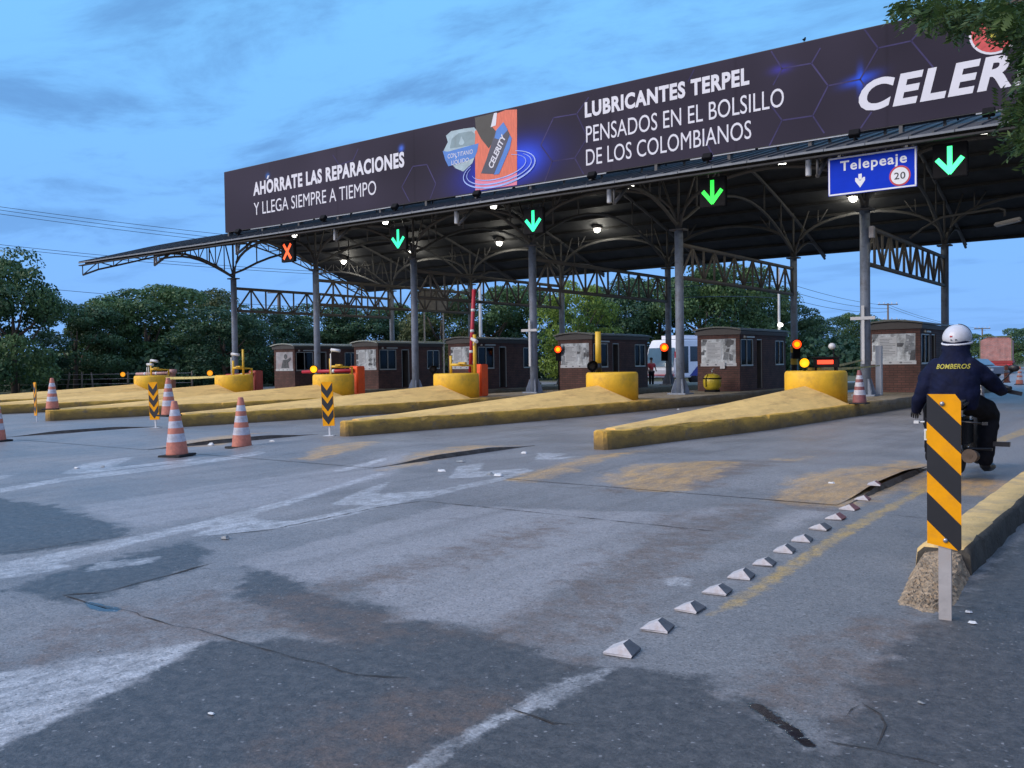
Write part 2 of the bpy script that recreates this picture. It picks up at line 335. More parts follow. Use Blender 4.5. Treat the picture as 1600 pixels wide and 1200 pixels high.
def skin(name, nodes, edges, mats, parent, sub=2, root=0, remesh=0):
    me = bpy.data.meshes.new(name); me.from_pydata([n[:3] for n in nodes], edges, [])
    o = bpy.data.objects.new(name, me); COL.objects.link(o)
    o.modifiers.new('s', 'SKIN'); sv = me.skin_vertices[0].data
    for i, n in enumerate(nodes):
        r = n[3]; sv[i].radius = r if isinstance(r, tuple) else (r, r)
    sv[root].use_root = True
    o.modifiers['s'].use_smooth_shade = True
    ss = o.modifiers.new('ss', 'SUBSURF'); ss.levels = sub; ss.render_levels = sub
    if remesh:
        rm = o.modifiers.new('r', 'REMESH'); rm.mode = 'VOXEL'; rm.voxel_size = remesh; rm.use_smooth_shade = True
        sm = o.modifiers.new('sm', 'SMOOTH'); sm.iterations = 7; sm.factor = .5
    bpy.context.view_layer.update()
    m2 = bpy.data.meshes.new_from_object(o.evaluated_get(bpy.context.evaluated_depsgraph_get())); m2.name = name
    bpy.data.objects.remove(o); bpy.data.meshes.remove(me)
    m2.materials.clear()
    for m in (mats if isinstance(mats, list) else [mats]): m2.materials.append(m)
    for p in m2.polygons: p.use_smooth = True
    o = bpy.data.objects.new(name, m2); COL.objects.link(o)
    if parent: o.parent = parent
    return o

# ------------------------------------------------------------------ ground paint (masks in world metres)
def PX(*pts): return np.array([gnd(a, b)[:2] for a, b in pts])
MASK = {'wfaint': [], 'yline': [], 'white': [], 'yellow': [], 'dark': [], 'mid': [], 'brown': [], 'wet': [], 'pale': []}
W = MASK['white'].append; Yl = MASK['yellow'].append; Dk = MASK['dark'].append; Br = MASK['brown'].append
W(PX((-120, 1085), (0, 1050), (100, 1035), (250, 1012), (330, 1000), (290, 1022), (180, 1078), (60, 1140), (0, 1168), (-120, 1235)))
W(PX((560, 1250), (690, 1165), (790, 1110), (870, 1062), (958, 1043), (930, 1066), (850, 1108), (806, 1118), (720, 1166), (640, 1250)))
MASK['wfaint'].append(PX((-60, 892), (0, 880), (160, 850), (330, 811), (450, 781), (600, 736), (600, 741), (450, 789), (330, 821), (200, 852), (0, 903), (-60, 915)))
MASK['wfaint'].append(PX((300, 838), (340, 818), (395, 803), (398, 812), (456, 814), (524, 801), (587, 787), (632, 778), (662, 771), (664, 777), (632, 784), (587, 795), (524, 810), (456, 823), (400, 830), (350, 835)))
MASK['wfaint'].append(PX((516, 789), (557, 769), (614, 750), (587, 772), (632, 769), (700, 765), (640, 778), (580, 789)))
MASK['wfaint'].append(PX((700, 748), (715, 729), (756, 722), (749, 737), (827, 731), (775, 744)))
MASK['wfaint'].append(PX((837, 718), (840, 707), (887, 709), (865, 715), (914, 712), (870, 718)))
MASK['wfaint'].append(PX((662, 773), (719, 758), (775, 747), (827, 732), (834, 735), (780, 752), (720, 765), (665, 780)))
MASK['wfaint'].append(PX((150, 880), (250, 869), (240, 879), (130, 894))); MASK['wfaint'].append(PX((-20, 893), (60, 880), (112, 884), (60, 896), (-20, 908)))
MASK['wfaint'].append(PX((95, 740), (130, 725), (215, 712), (172, 731), (340, 712), (280, 723), (130, 740)))
MASK['wfaint'].append(PX((-40, 770), (100, 746), (260, 727), (400, 707), (420, 709), (260, 733), (100, 752), (-40, 777))); MASK['wfaint'].append(PX((-20, 746), (30, 739), (5, 748), (-20, 752)))
W(PX((1040, 905), (1060, 900), (1085, 908), (1070, 916), (1042, 913)))
W(PX((520, 735), (600, 718), (604, 721), (525, 739)))
Yl(PX((465, 719), (500, 705), (560, 696), (590, 695), (560, 707), (490, 720)))
Yl(PX((600, 734), (650, 715), (740, 700), (805, 697), (770, 704), (700, 714), (650, 727)))
Yl(PX((795, 750), (850, 733), (930, 711), (1005, 704), (960, 721), (880, 743), (830, 753)))
Yl(PX((935, 752), (1000, 733), (1120, 727), (1155, 731), (1110, 753), (1060, 769), (1000, 766)))
Yl(PX((1208, 782), (1245, 755), (1320, 740), (1420, 718), (1455, 730), (1405, 765), (1330, 792), (1260, 790)))
Yl(PX((1195, 721), (1262, 714), (1240, 722)))
MASK['yline'].append(PX((1110, 960), (1150, 930), (1250, 868), (1330, 818), (1440, 763), (1452, 765), (1340, 828), (1262, 878), (1165, 942)))
MASK['yline'].append(PX((1550, 688), (1600, 669), (1680, 645), (1680, 652), (1600, 679), (1560, 693)))
Yl(PX((1412, 752), (1470, 742), (1582, 752), (1560, 778), (1420, 768)))
Yl(PX((250, 700), (330, 688), (420, 676), (340, 697)))
Dk(PX((385, 888), (440, 899), (520, 930), (610, 955), (625, 969), (700, 978), (770, 990), (880, 1030), (960, 1042), (1050, 1052), (1100, 1060), (1175, 1100), (1270, 1168), (1330, 1260), (200, 1300), (-150, 1260), (60, 1140), (180, 1078), (330, 1000), (520, 1000), (430, 960), (360, 930)))
Dk(PX((-100, 770), (0, 779), (80, 790), (195, 825), (205, 836), (100, 856), (-100, 880)))
Dk(PX((60, 905), (150, 880), (290, 845), (332, 870), (300, 892), (200, 920), (130, 942), (0, 925)))
Dk(PX((1260, 1300), (1300, 1130), (1345, 1070), (1420, 985), (1470, 962), (1520, 905), (1600, 842), (1800, 700), (2300, 900), (2000, 1300)))
MASK['mid'].append(PX((880, 1030), (972, 1012), (1078, 948), (1194, 876), (1306, 806), (1372, 762), (1440, 735), (1560, 775), (1440, 905), (1420, 985), (1300, 1130), (1270, 1168), (1100, 1060), (960, 1042)))
MASK['mid'].append(PX((330, 1000), (420, 935), (560, 905), (600, 950), (560, 1000)))
Br(PX((380, 945), (520, 905), (700, 862), (860, 812), (890, 828), (760, 875), (640, 905), (480, 945)))
Br(PX((150, 960), (320, 925), (480, 925), (640, 970), (700, 990), (560, 1010), (420, 990), (250, 1000), (100, 1040), (-40, 1055)))
Br(PX((770, 992), (850, 930), (1050, 812), (1180, 785), (1200, 800), (1100, 860), (960, 960), (890, 1022)))
Br(PX((250, 1300), (480, 1125), (620, 1080), (720, 1075), (800, 1100), (640, 1190), (560, 1300)))
Br(PX((1180, 790), (1310, 755), (1420, 730), (1440, 750), (1300, 800)))
Br(PX((1130, 1080), (1290, 1000), (1430, 960), (1400, 1010), (1330, 1080), (1290, 1130)))
Br(PX((930, 770), (1080, 730), (1260, 720), (1100, 765)))
MASK['wet'].append(PX((1165, 1098), (1192, 1100), (1215, 1118), (1250, 1142), (1278, 1166), (1262, 1170), (1225, 1145), (1190, 1120)))
MASK['wet'].append(PX((128, 938), (150, 942), (192, 951), (180, 957), (140, 951)))
MASK['pale'].append(PX((360, 885), (520, 840), (700, 790), (1000, 800), (1180, 790), (1060, 815), (900, 905), (790, 985), (640, 965), (600, 945), (470, 905)))
MASK['pale'].append(PX((120, 790), (500, 735), (640, 712), (620, 740), (420, 790), (210, 825)))
MASK['pale'].append(PX((1190, 815), (1250, 795), (1310, 800), (1230, 830)))
def sdf_poly(P, poly):
    a = poly; b = np.roll(poly, -1, 0); d = np.full(len(P), 1e9); ins = np.zeros(len(P), bool)
    for p, q in zip(a, b):
        e = q - p; w = P - p; t = np.clip((w @ e) / max(e @ e, 1e-12), 0, 1); r = w - t[:, None] * e; d = np.minimum(d, (r * r).sum(1))
        c = ((p[1] <= P[:, 1]) & (q[1] > P[:, 1])) | ((q[1] <= P[:, 1]) & (p[1] > P[:, 1]))
        if abs(q[1] - p[1]) > 1e-12: ins ^= c & (P[:, 0] < p[0] + (P[:, 1] - p[1]) / (q[1] - p[1]) * e[0])
    d = np.sqrt(d); return np.where(ins, d, -d)
def paint(me):
    n = len(me.vertices); co = np.empty(n * 3); me.vertices.foreach_get('co', co); P = co.reshape(-1, 3)[:, :2]
    for k, polys in MASK.items():
        out = np.full(n, -1.0)
        for poly in polys:
            lo, hi = poly.min(0) - 1, poly.max(0) + 1; s = np.where(((P >= lo) & (P <= hi)).all(1))[0]
            if len(s): out[s] = np.maximum(out[s], np.clip(sdf_poly(P[s], poly), -1, 1))
        at = me.attributes.new('m_' + k, 'FLOAT', 'POINT'); at.data.foreach_set('value', out)

def road_material():
    m, nt, b = new_mat('road_surface'); N = nt.nodes.new; L = nt.links.new
    geo = N('ShaderNodeNewGeometry'); pos = geo.outputs['Position']
    def noise(scale, detail=5, rough=.6, stretch=None, dist=0):
        n = N('ShaderNodeTexNoise'); n.inputs['Scale'].default_value = scale; n.inputs['Detail'].default_value = detail; n.inputs['Roughness'].default_value = rough; n.inputs['Distortion'].default_value = dist
        if stretch:
            mp = N('ShaderNodeMapping'); mp.inputs['Scale'].default_value = stretch; L(pos, mp.inputs[0]); L(mp.outputs[0], n.inputs['Vector'])
        else: L(pos, n.inputs['Vector'])
        return n.outputs['Fac']
    def rng(x, a, b_, c, d, smooth=False):
        r = N('ShaderNodeMapRange'); r.inputs[1].default_value = a; r.inputs[2].default_value = b_; r.inputs[3].default_value = c; r.inputs[4].default_value = d
        if smooth: r.interpolation_type = 'SMOOTHSTEP'
        L(x, r.inputs[0]); return r.outputs[0]
    def mth(op, a, b_):
        k = N('ShaderNodeMath'); k.operation = op
        for i, x in enumerate((a, b_)):
            if isinstance(x, (int, float)): k.inputs[i].default_value = x
            else: L(x, k.inputs[i])
        return k.outputs[0]
    def mix(f, a, b_, mode='MIX'):
        k = N('ShaderNodeMixRGB'); k.blend_type = mode
        for i, x in enumerate((f, a, b_)):
            if isinstance(x, tuple): k.inputs[i].default_value = (*x, 1)
            elif isinstance(x, (int, float)): k.inputs[i].default_value = x
            else: L(x, k.inputs[i])
        return k.outputs[0]
    def mask(name, amp, width, nscale, detail=6, stretch=None):
        a = N('ShaderNodeAttribute'); a.attribute_name = 'm_' + name
        nn = rng(noise(nscale, detail, .65, stretch), .25, .75, -amp, amp)
        return rng(mth('ADD', a.outputs['Fac'], nn), -width, width, 0, 1, True)
    blot = noise(.55, 6, .62); streak = noise(1.0, 5, .6, (2.6, .22, 1)); grain = noise(70, 5, .75); mid = noise(14, 5, .65); spk = N('ShaderNodeTexVoronoi'); spk.inputs['Scale'].default_value = 85; L(pos, spk.inputs['Vector'])
    base = mix(rng(blot, .35, .65, 0, 1), (0.180, 0.178, 0.182), (0.262, 0.256, 0.256))
    base = mix(mask('pale', .16, .10, 2.2), base, (0.310, 0.300, 0.304))
    base = mix(rng(streak, .46, .70, 0, .45), base, (0.135, 0.126, 0.120))
    base = mix(rng(noise(2.1, 9, .7), .56, .70, 0, .55), base, (0.125, 0.112, 0.10))
    base = mix(mask('mid', .14, .08, 3), base, mix(rng(blot, .35, .65, 0, 1), (0.150, 0.151, 0.155), (0.220, 0.218, 0.218)))
    base = mix(mask('dark', .16, .07, 4.5, 10), base, mix(rng(mid, .35, .65, 0, 1), (0.056, 0.057, 0.061), (0.094, 0.092, 0.092)))
    base = mix(mth('MULTIPLY', mask('brown', .30, .22, 2.5), rng(noise(5, 8, .75), 0.38, .62, .08, .78)), base, (0.150, 0.100, 0.072))
    wear = mth('MULTIPLY', rng(noise(7, 8, .72, (1.5, .7, 1)), .38, .56, 0, 1), rng(noise(1.6, 6, .7), .36, .56, .30, 1))
    base = mix(mth('MULTIPLY', mask('white', .05, .025, 9), mth('MULTIPLY', rng(wear, 0, 1, .12, .85), .85)), base, (0.62, 0.63, 0.64))
    base = mix(mth('MULTIPLY', mask('wfaint', .05, .03, 8), rng(wear, 0, 1, .10, .70)), base, (0.58, 0.60, 0.62))
    ywear = rng(noise(3.2, 9, .70, (2.0, .6, 1)), .32, .62, .08, .76)
    base = mix(mth('MULTIPLY', mask('yellow', .22, .16, 3), ywear), base, (0.62, 0.37, 0.12))
    base = mix(mth('MULTIPLY', mask('yline', .05, .03, 7), rng(wear, 0, 1, .25, .9)), base, (0.50, 0.33, 0.10))
    wet = mask('wet', .022, .012, 12)
    base = mix(wet, base, (0.018, 0.017, 0.017))
    base = mix(.9, base, mix(rng(grain, .3, .7, 0, 1), (0.70, 0.70, 0.70), (1.30, 1.30, 1.30)), 'MULTIPLY')
    sv = N('ShaderNodeSeparateColor'); L(spk.outputs['Color'], sv.inputs[0])
    base = mix(.50, base, mix(sv.outputs[0], (0.55, 0.55, 0.55), (1.42, 1.42, 1.42)), 'MULTIPLY')
    base = mix(.8, base, mix(rng(mid, .3, .7, 0, 1), (0.84, 0.84, 0.84), (1.15, 1.15, 1.15)), 'MULTIPLY')
    base = mix(rng(sv.outputs[1], .990, .996, 0, .5), base, (0.42, 0.42, 0.43))
    base = mix(rng(sv.outputs[2], .95, .97, 0, .5), base, (0.03, 0.03, 0.03))
    L(base, b.inputs['Base Color'])
    rg = rng(blot, .3, .7, .34, .54)
    rr = N('ShaderNodeMixRGB'); L(wet, rr.inputs[0]); L(rg, rr.inputs[1]); rr.inputs[2].default_value = (.04, .04, .04, 1); L(rr.outputs[0], b.inputs['Roughness'])
    b.inputs['Specular IOR Level'].default_value = 0.5
    bp = N('ShaderNodeBump'); bp.inputs['Strength'].default_value = .35; bp.inputs['Distance'].default_value = .012
    L(mth('ADD', grain, mth('MULTIPLY', mid, 1.5)), bp.inputs['Height'])
    k = N('ShaderNodeMath'); k.operation = 'MULTIPLY_ADD'; L(wet, k.inputs[0]); k.inputs[1].default_value = -.54; k.inputs[2].default_value = .55; L(k.outputs[0], bp.inputs['Strength'])
    L(bp.outputs[0], b.inputs['Normal'])
    return m
MT['road'] = road_material()
MT['grass'] = M('dry_grass_soil', (0.075, 0.085, 0.035), .95, 0, .4, .6, dirt=(.13, .10, .06), dscale=.15, damt=.7)

def grid_mesh(name, xs, ys, zf, mat):
    nx, ny = len(xs), len(ys); X, Y = np.meshgrid(xs, ys); Z = zf(X, Y)
    v = np.stack([X, Y, Z], -1).reshape(-1, 3); i = np.arange(nx * ny).reshape(ny, nx)
    f = np.stack([i[:-1, :-1], i[:-1, 1:], i[1:, 1:], i[1:, :-1]], -1).reshape(-1, 4)
    me = bpy.data.meshes.new(name); me.vertices.add(len(v)); me.vertices.foreach_set('co', v.ravel())
    me.loops.add(f.size); me.loops.foreach_set('vertex_index', f.ravel().astype(np.int32))
    me.polygons.add(len(f)); me.polygons.foreach_set('loop_start', np.arange(0, f.size, 4, dtype=np.int32)); me.polygons.foreach_set('loop_total', np.full(len(f), 4, np.int32))
    me.update(calc_edges=True); me.materials.append(mat)
    for p in me.polygons: p.use_smooth = True
    o = bpy.data.objects.new(name, me); COL.objects.link(o); return o
ys = [0.6]
while ys[-1] < 62: ys.append(ys[-1] + max(.03, ys[-1] * .011))
ys = np.array(ys)
xs = [0.0]
while xs[-1] > -58: xs.append(xs[-1] - max(.03, -xs[-1] * .012))
xs = np.array(sorted(xs) + [.04, .1, .2, .3, .5, .8, 1.2, 2, 4, 8, 14])
road = grid_mesh('road', xs, ys, lambda X, Y: np.zeros_like(X), MT['road']); tag(road, kind='structure'); paint(road.data)
rb = MB(); rb.b2((-14.5, -40, -.3), (14, .6, -.002)); 
g2 = MB(); g2.add([(-16, 62, 0), (4.5, 62, 0), (10, 900, 0), (-40, 900, 0)], [(0, 1, 2, 3)]); g2.add([(-58, -40, 0), (14, -40, 0), (14, .6, 0), (-58, .6, 0)], [(0, 1, 2, 3)])
o = g2.build('road', MT['road']); tag(o, kind='structure')
for k in MASK:
    at = o.data.attributes.new('m_' + k, 'FLOAT', 'POINT'); at.data.foreach_set('value', [-1.0] * len(o.data.vertices))
g = MB(); g.add([(-3000, -3000, -.05), (3000, -3000, -.05), (3000, 3000, -.05), (-3000, 3000, -.05)], [(0, 1, 2, 3)])
tag(g.build('ground', MT['grass']), kind='structure')

# cracks and slab joints: thin dark strips on the road
rnd = random.Random(5)
MT['crack'] = M('crack_dirt', (0.040, 0.037, 0.035), .95, 0, .5, 12)
def strip(mb, pts, w, jit=.012, z=.004):
    P = []
    for a, b_ in zip(pts[:-1], pts[1:]):
        n = max(2, int((Vector(b_) - Vector(a)).length / .09))
        for i in range(n): P.append(Vector(a).lerp(Vector(b_), i / n) + Vector((rnd.uniform(-jit, jit), rnd.uniform(-jit, jit), 0)))
    P.append(Vector(pts[-1])); vs = []
    for i, p in enumerate(P):
        t = (P[min(i + 1, len(P) - 1)] - P[max(0, i - 1)]); t.z = 0; t.normalize(); nrm = Vector((-t.y, t.x, 0)); ww = w * rnd.uniform(.12, .85) * (.25 if i in (0, len(P) - 1) else 1)
        vs += [(p.x + nrm.x * ww, p.y + nrm.y * ww, z), (p.x - nrm.x * ww, p.y - nrm.y * ww, z)]
    mb.add(vs, [(2 * i, 2 * i + 1, 2 * i + 3, 2 * i + 2) for i in range(len(P) - 1)])
jb = MB()
G = lambda *pts: [gnd(a, b_) for a, b_ in pts]
strip(jb, G((660, 783), (780, 795), (940, 812), (1130, 832)), .012, .006)
strip(jb, G((795, 752), (930, 758), (1100, 772), (1300, 790)), .010, .006)
strip(jb, G((330, 838), (420, 828), (520, 808), (590, 793), (660, 783)), .012)
strip(jb, G((1010, 715), (1150, 727), (1320, 738)), .010, .006)
strip(jb, G((1360, 802), (1470, 812)), .007, .004)
strip(jb, G((800, 1108), (830, 1120), (862, 1131), (905, 1135)), .010)
strip(jb, G((100, 930), (150, 946), (200, 955), (260, 975), (330, 990), (400, 1010), (470, 1030), (560, 1055), (640, 1060)), .009)
strip(jb, G((330, 880), (250, 903), (170, 925), (100, 930)), .016, .02)
strip(jb, G((1350, 1100), (1375, 1118), (1385, 1135), (1370, 1168)), .006, .012); strip(jb, G((1320, 1120), (1345, 1102)), .005, .01)
strip(jb, G((1290, 1158), (1340, 1168), (1400, 1180), (1480, 1200)), .006, .012); strip(jb, G((1480, 948), (1520, 950), (1600, 960)), .006, .01)
strip(jb, G((0, 865), (60, 858), (130, 846), (205, 838)), .008, .02)
tag(jb.build('road', MT['crack'], recalc=False), kind='structure')

# raised speed platforms across the approach lanes
def hump_z(t): # t 0..1 along travel
    return 0.11 * (min(1, t / .42) if t < .42 else (1 if t < .62 else max(0, (1 - t) / .38)))
MT['hump_edge'] = M('hump_edge', (0.095, 0.082, 0.070), .95, 0, .4, 9, bump=.8)
hump_vec = np.vectorize(lambda y: 0.066 * (lambda s: s * s * (3 - 2 * s))(min(1, max(0, (y - 9.75) / 1.5))) * (lambda s: s * s * (3 - 2 * s))(min(1, max(0, (13.7 - y) / 1.4))))
for i, (x0, x1, lab) in enumerate(((-7.25, -2.85, 'worn concrete speed hump with orange paint stains left of the row of studs'), (-14.2, -9.75, 'concrete speed hump in the lane before the two middle islands, dark end edge'),
        (-20.9, -15.75, 'concrete speed hump behind the two near traffic cones'), (-27.2, -21.9, 'concrete speed hump in the farthest left visible lane'))):
    hx = np.arange(x0, x1 + .01, .12); hy = np.arange(9.6, 13.86, .10)
    hp = grid_mesh('speed_hump', hx, hy, lambda X, Y: hump_vec(Y) + .005, MT['road']); tag(hp, lab, 'speed hump', 'speed humps'); paint(hp.data)
    for xx, sg in ((x1, 1), (x0, -1)):
        e = MB(); vs = []; jr = random.Random(i)
        for yy in hy: z = float(hump_vec(yy)); vs += [(xx, yy, z + .005), (xx + sg * (.010 + z * .08 + jr.uniform(-.006, .02)), yy, 0.0)]
        e.add(vs, [(2 * j, 2 * j + 1, 2 * j + 3, 2 * j + 2) for j in range(len(hy) - 1)])
        e.build('end_edge', MT['hump_edge'], hp)

# ------------------------------------------------------------------ traffic islands
def yfade(name):
    m, nt, b = new_mat(name); N = nt.nodes.new; L = nt.links.new
    tc = N('ShaderNodeTexCoord'); sp = N('ShaderNodeSeparateXYZ'); L(tc.outputs['Object'], sp.inputs[0])
    def noise(s, d=6, st=None):
        n = N('ShaderNodeTexNoise'); n.inputs['Scale'].default_value = s; n.inputs['Detail'].default_value = d; n.inputs['Roughness'].default_value = .68
        if st: mp = N('ShaderNodeMapping'); mp.inputs['Scale'].default_value = st; L(tc.outputs['Object'], mp.inputs[0]); L(mp.outputs[0], n.inputs['Vector'])
        else: L(tc.outputs['Object'], n.inputs['Vector'])
        return n.outputs['Fac']
    def rng(x, a, b_, c, d):
        r = N('ShaderNodeMapRange'); [setattr(r.inputs[i + 1], 'default_value', q) for i, q in enumerate((a, b_, c, d))]; L(x, r.inputs[0]); return r.outputs[0]
    def mix(f, a, b_):
        k = N('ShaderNodeMixRGB')
        for i, x in enumerate((f, a, b_)):
            if isinstance(x, tuple): k.inputs[i].default_value = (*x, 1)
            elif isinstance(x, float): k.inputs[i].default_value = x
            else: L(x, k.inputs[i])
        return k.outputs[0]
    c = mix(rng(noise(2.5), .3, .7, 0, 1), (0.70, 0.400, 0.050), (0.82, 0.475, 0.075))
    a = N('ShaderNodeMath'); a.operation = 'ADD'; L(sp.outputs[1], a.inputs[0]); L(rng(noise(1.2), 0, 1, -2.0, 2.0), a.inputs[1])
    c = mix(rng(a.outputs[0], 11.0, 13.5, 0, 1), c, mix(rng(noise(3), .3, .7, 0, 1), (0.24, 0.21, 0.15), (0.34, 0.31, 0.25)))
    # wall shade put into the colour; splash dirt at the foot, chips, tyre scuffs
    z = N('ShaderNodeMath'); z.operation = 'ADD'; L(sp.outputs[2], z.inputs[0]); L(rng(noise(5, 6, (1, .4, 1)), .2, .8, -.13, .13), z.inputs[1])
    c = mix(rng(z.outputs[0], .17, .36, .85, 0), c, (0.185, 0.118, 0.036))  # kerb wall darkened below its top edge to paint in the shade
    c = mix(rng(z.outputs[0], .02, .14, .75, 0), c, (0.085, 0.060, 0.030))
    c = mix(rng(noise(3.4, 9, (1, .35, 1)), .56, .64, 0, .8), c, (0.17, 0.125, 0.075))
    c = mix(rng(noise(40, 3), .6, .75, 0, .35), c, (0.30, 0.19, 0.06))
    c = mix(rng(noise(2.0, 7, (1.2, .16, 5)), .56, .66, 0, .55), c, (0.075, 0.055, 0.035))
    L(c, b.inputs['Base Color']); b.inputs['Roughness'].default_value = .75
    bp = N('ShaderNodeBump'); bp.inputs['Strength'].default_value = .5; bp.inputs['Distance'].default_value = .03; L(noise(16, 8), bp.inputs['Height']); L(bp.outputs[0], b.inputs['Normal'])
    return m
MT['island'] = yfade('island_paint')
MT['ramp'] = M('ramp_paint', (0.84, 0.545, 0.175), .75, 0, .13, 3, bump=.45, bscale=18, dirt=(0.45, 0.27, 0.09), dscale=2.0, damt=.65, stretch=(1.6, .5, 1))
HW = [(13.62, .07), (13.66, .13), (13.75, .17), (14.1, .21), (15.7, .42), (17.4, .69), (19.2, .93), (22, 1.11), (24.8, 1.24), (27.5, 1.36), (30, 1.44), (36, 1.46), (47.2, 1.46)]
def hw(y): return float(np.interp(y, [a for a, _ in HW], [b_ for _, b_ in HW]))
LABI = ['farthest yellow traffic island, its drum carrying two white cameras at the far left', 'yellow traffic island cut off by the left edge, second drum from the left',
        'yellow traffic island with a lone cone on its tip, third drum from the left', 'yellow traffic island behind the pair of overlapping cones, drum beside the raised red boom',
        'yellow traffic island beside the middle chevron marker, thick yellow post on its drum', 'nearest yellow traffic island, blunt rounded tip in the centre foreground']
def make_island(ki):
    r = thing('traffic_island', LABI[ki], 'traffic island', (XF[ki], 13.6, 0), 0, 'yellow traffic islands of the toll lanes')
    stations = sorted(set([a for a, _ in HW] + list(np.arange(14.3, 30, .33)) + list(np.arange(30, 47, 2.5))))
    jr = random.Random(11 + ki); mb = MB(); vs = []
    for y in stations:
        w = hw(y); j = lambda: jr.uniform(-.014, .014); c = min(.022, w * .4); ch = jr.uniform(.03, .10) if jr.random() < .16 and y > 13.9 else 0; cw = ch * .6
        for (x, z) in ((-w - .015, 0), (-w + j(), ZI - c), (-w + c + j(), ZI + j() * .5), (w - c - cw + j(), ZI + j() * .5), (w + j() - cw * .3, ZI - c - ch), (w + .015, 0)): vs.append((x, y - 13.6, z))
    n = len(stations); fs = [(i * 6 + k, i * 6 + k + 1, (i + 1) * 6 + k + 1, (i + 1) * 6 + k) for i in range(n - 1) for k in range(5)] + [(0, 1, 2, 3, 4, 5), tuple((n - 1) * 6 + k for k in range(6))]
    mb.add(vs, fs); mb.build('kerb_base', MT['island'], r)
    rp = MB(); vs = []
    st = [14.0, 15.5, 17, 19, 21, 23, 24.31, 24.8, 25.15]
    for y in st:
        w = hw(y) - .05 if y < 24.4 else (1.02 if y < 25 else .72)
        zr = ZI + .02 + (min(y, 24.31) - 14.0) / 10.31 * .46
        if y > 24.4: zr = ZI + .30 if y < 25 else ZI + .10
        vs += [(-w, y - 13.6, ZI - .02), (-w * .5, y - 13.6, (zr + ZI) / 2 + .02), (0, y - 13.6, zr), (w * .5, y - 13.6, (zr + ZI) / 2 + .02), (w, y - 13.6, ZI - .02)]
    n = len(st); fs = [(i * 5 + k, i * 5 + k + 1, (i + 1) * 5 + k + 1, (i + 1) * 5 + k) for i in range(n - 1) for k in range(4)] + [(0, 1, 2, 3, 4), tuple((n - 1) * 5 + k for k in range(5))]
    rp.add(vs, fs); rp.build('nose_ramp', MT['ramp'], r)
    d = MB(); q = .83
    d.lathe((0, 11.58, 0), [(q, ZI - .02), (q, 1.13), (q - .02, 1.185), (q - .06, 1.21), (0, 1.215)], 40)
    d.build('crash_drum', MT['yellow'], r)
    return r
isl = [make_island(k) for k in range(6)]
# ------------------------------------------------------------------ toll canopy
XL, XR = -47.6, 7.0
YE0, YE1 = 25.3, 46.75
PY = [25.3, 27.37, 29.72, 32.24, 34.49, 36.02]; PZ = [7.30, 7.88, 8.56, 9.20, 9.70, 9.92]
def roof_z(y):
    if y > 36.02: return float(np.interp(72.04 - y, PY, PZ)) - (y - 36.02) * .034
    return float(np.interp(y, PY, PZ))
canopy = thing('toll_canopy', 'long dark arched steel toll plaza canopy on grey columns over all the lanes', 'canopy', (0, 0, 0))
def roof_mesh():
    mb = MB(); yy = list(np.linspace(YE0, YE1, 27)); n = len(yy)
    for (dz, rev) in ((0, False), (-.07, True)):
        vs = [(x, y, roof_z(y) + dz) for y in yy for x in (XL, XR)]; mb.add(vs, [(2 * i, 2 * i + 1, 2 * i + 3, 2 * i + 2) for i in range(n - 1)], 1 if rev else 0)
    for i in (0, n - 1): mb.add([(XL, yy[i], roof_z(yy[i])), (XR, yy[i], roof_z(yy[i])), (XR, yy[i], roof_z(yy[i]) - .07), (XL, yy[i], roof_z(yy[i]) - .07)], [(0, 1, 2, 3)])
    for x in (XL, XR):
        mb.add([(x, y, roof_z(y) + d) for y in yy for d in (0, -.07)], [(2 * i, 2 * i + 1, 2 * i + 3, 2 * i + 2) for i in range(n - 1)])
    o = mb.build('roof', [MT['roof'], MT['under']], canopy, recalc=False)
    s = MB(); x = XL + .02
    while x < XR:
        for i in range(0, n - 1, 1):
            a, b_ = Vector((x, yy[i], roof_z(yy[i]))), Vector((x, yy[i + 1], roof_z(yy[i + 1])))
            w = .03; h = .045
            s.add([(x - w, a.y, a.z - .01), (x + w, a.y, a.z - .01), (x + w, a.y, a.z + h), (x - w, a.y, a.z + h), (x - w, b_.y, b_.z - .01), (x + w, b_.y, b_.z - .01), (x + w, b_.y, b_.z + h), (x - w, b_.y, b_.z + h)],
                  [(0, 1, 2, 3), (4, 7, 6, 5), (0, 3, 7, 4), (1, 5, 6, 2), (3, 2, 6, 7)])
        x += .55
    s.build('standing_seams', MT['roof'], o, recalc=False)
    e = MB(); rr = random.Random(2); x = XL
    while x < XR:
        L_ = 1.1; e.box((x + L_ / 2 - .01, YE0 - .012, roof_z(YE0) - .035 + rr.uniform(-.006, .006)), (L_ - .02, .02, .06), rz=rr.uniform(-.006, .006)); x += L_
    e.build('eave_trim', MT['trim'], o)
roof_mesh()
p = MB()
for y in np.linspace(YE0 + .35, YE1 - .35, 17): p.box(((XL + XR) / 2, y, roof_z(y) - .13), (XR - XL - .1, .07, .115))
p.build('purlins', MT['purlin'], canopy)
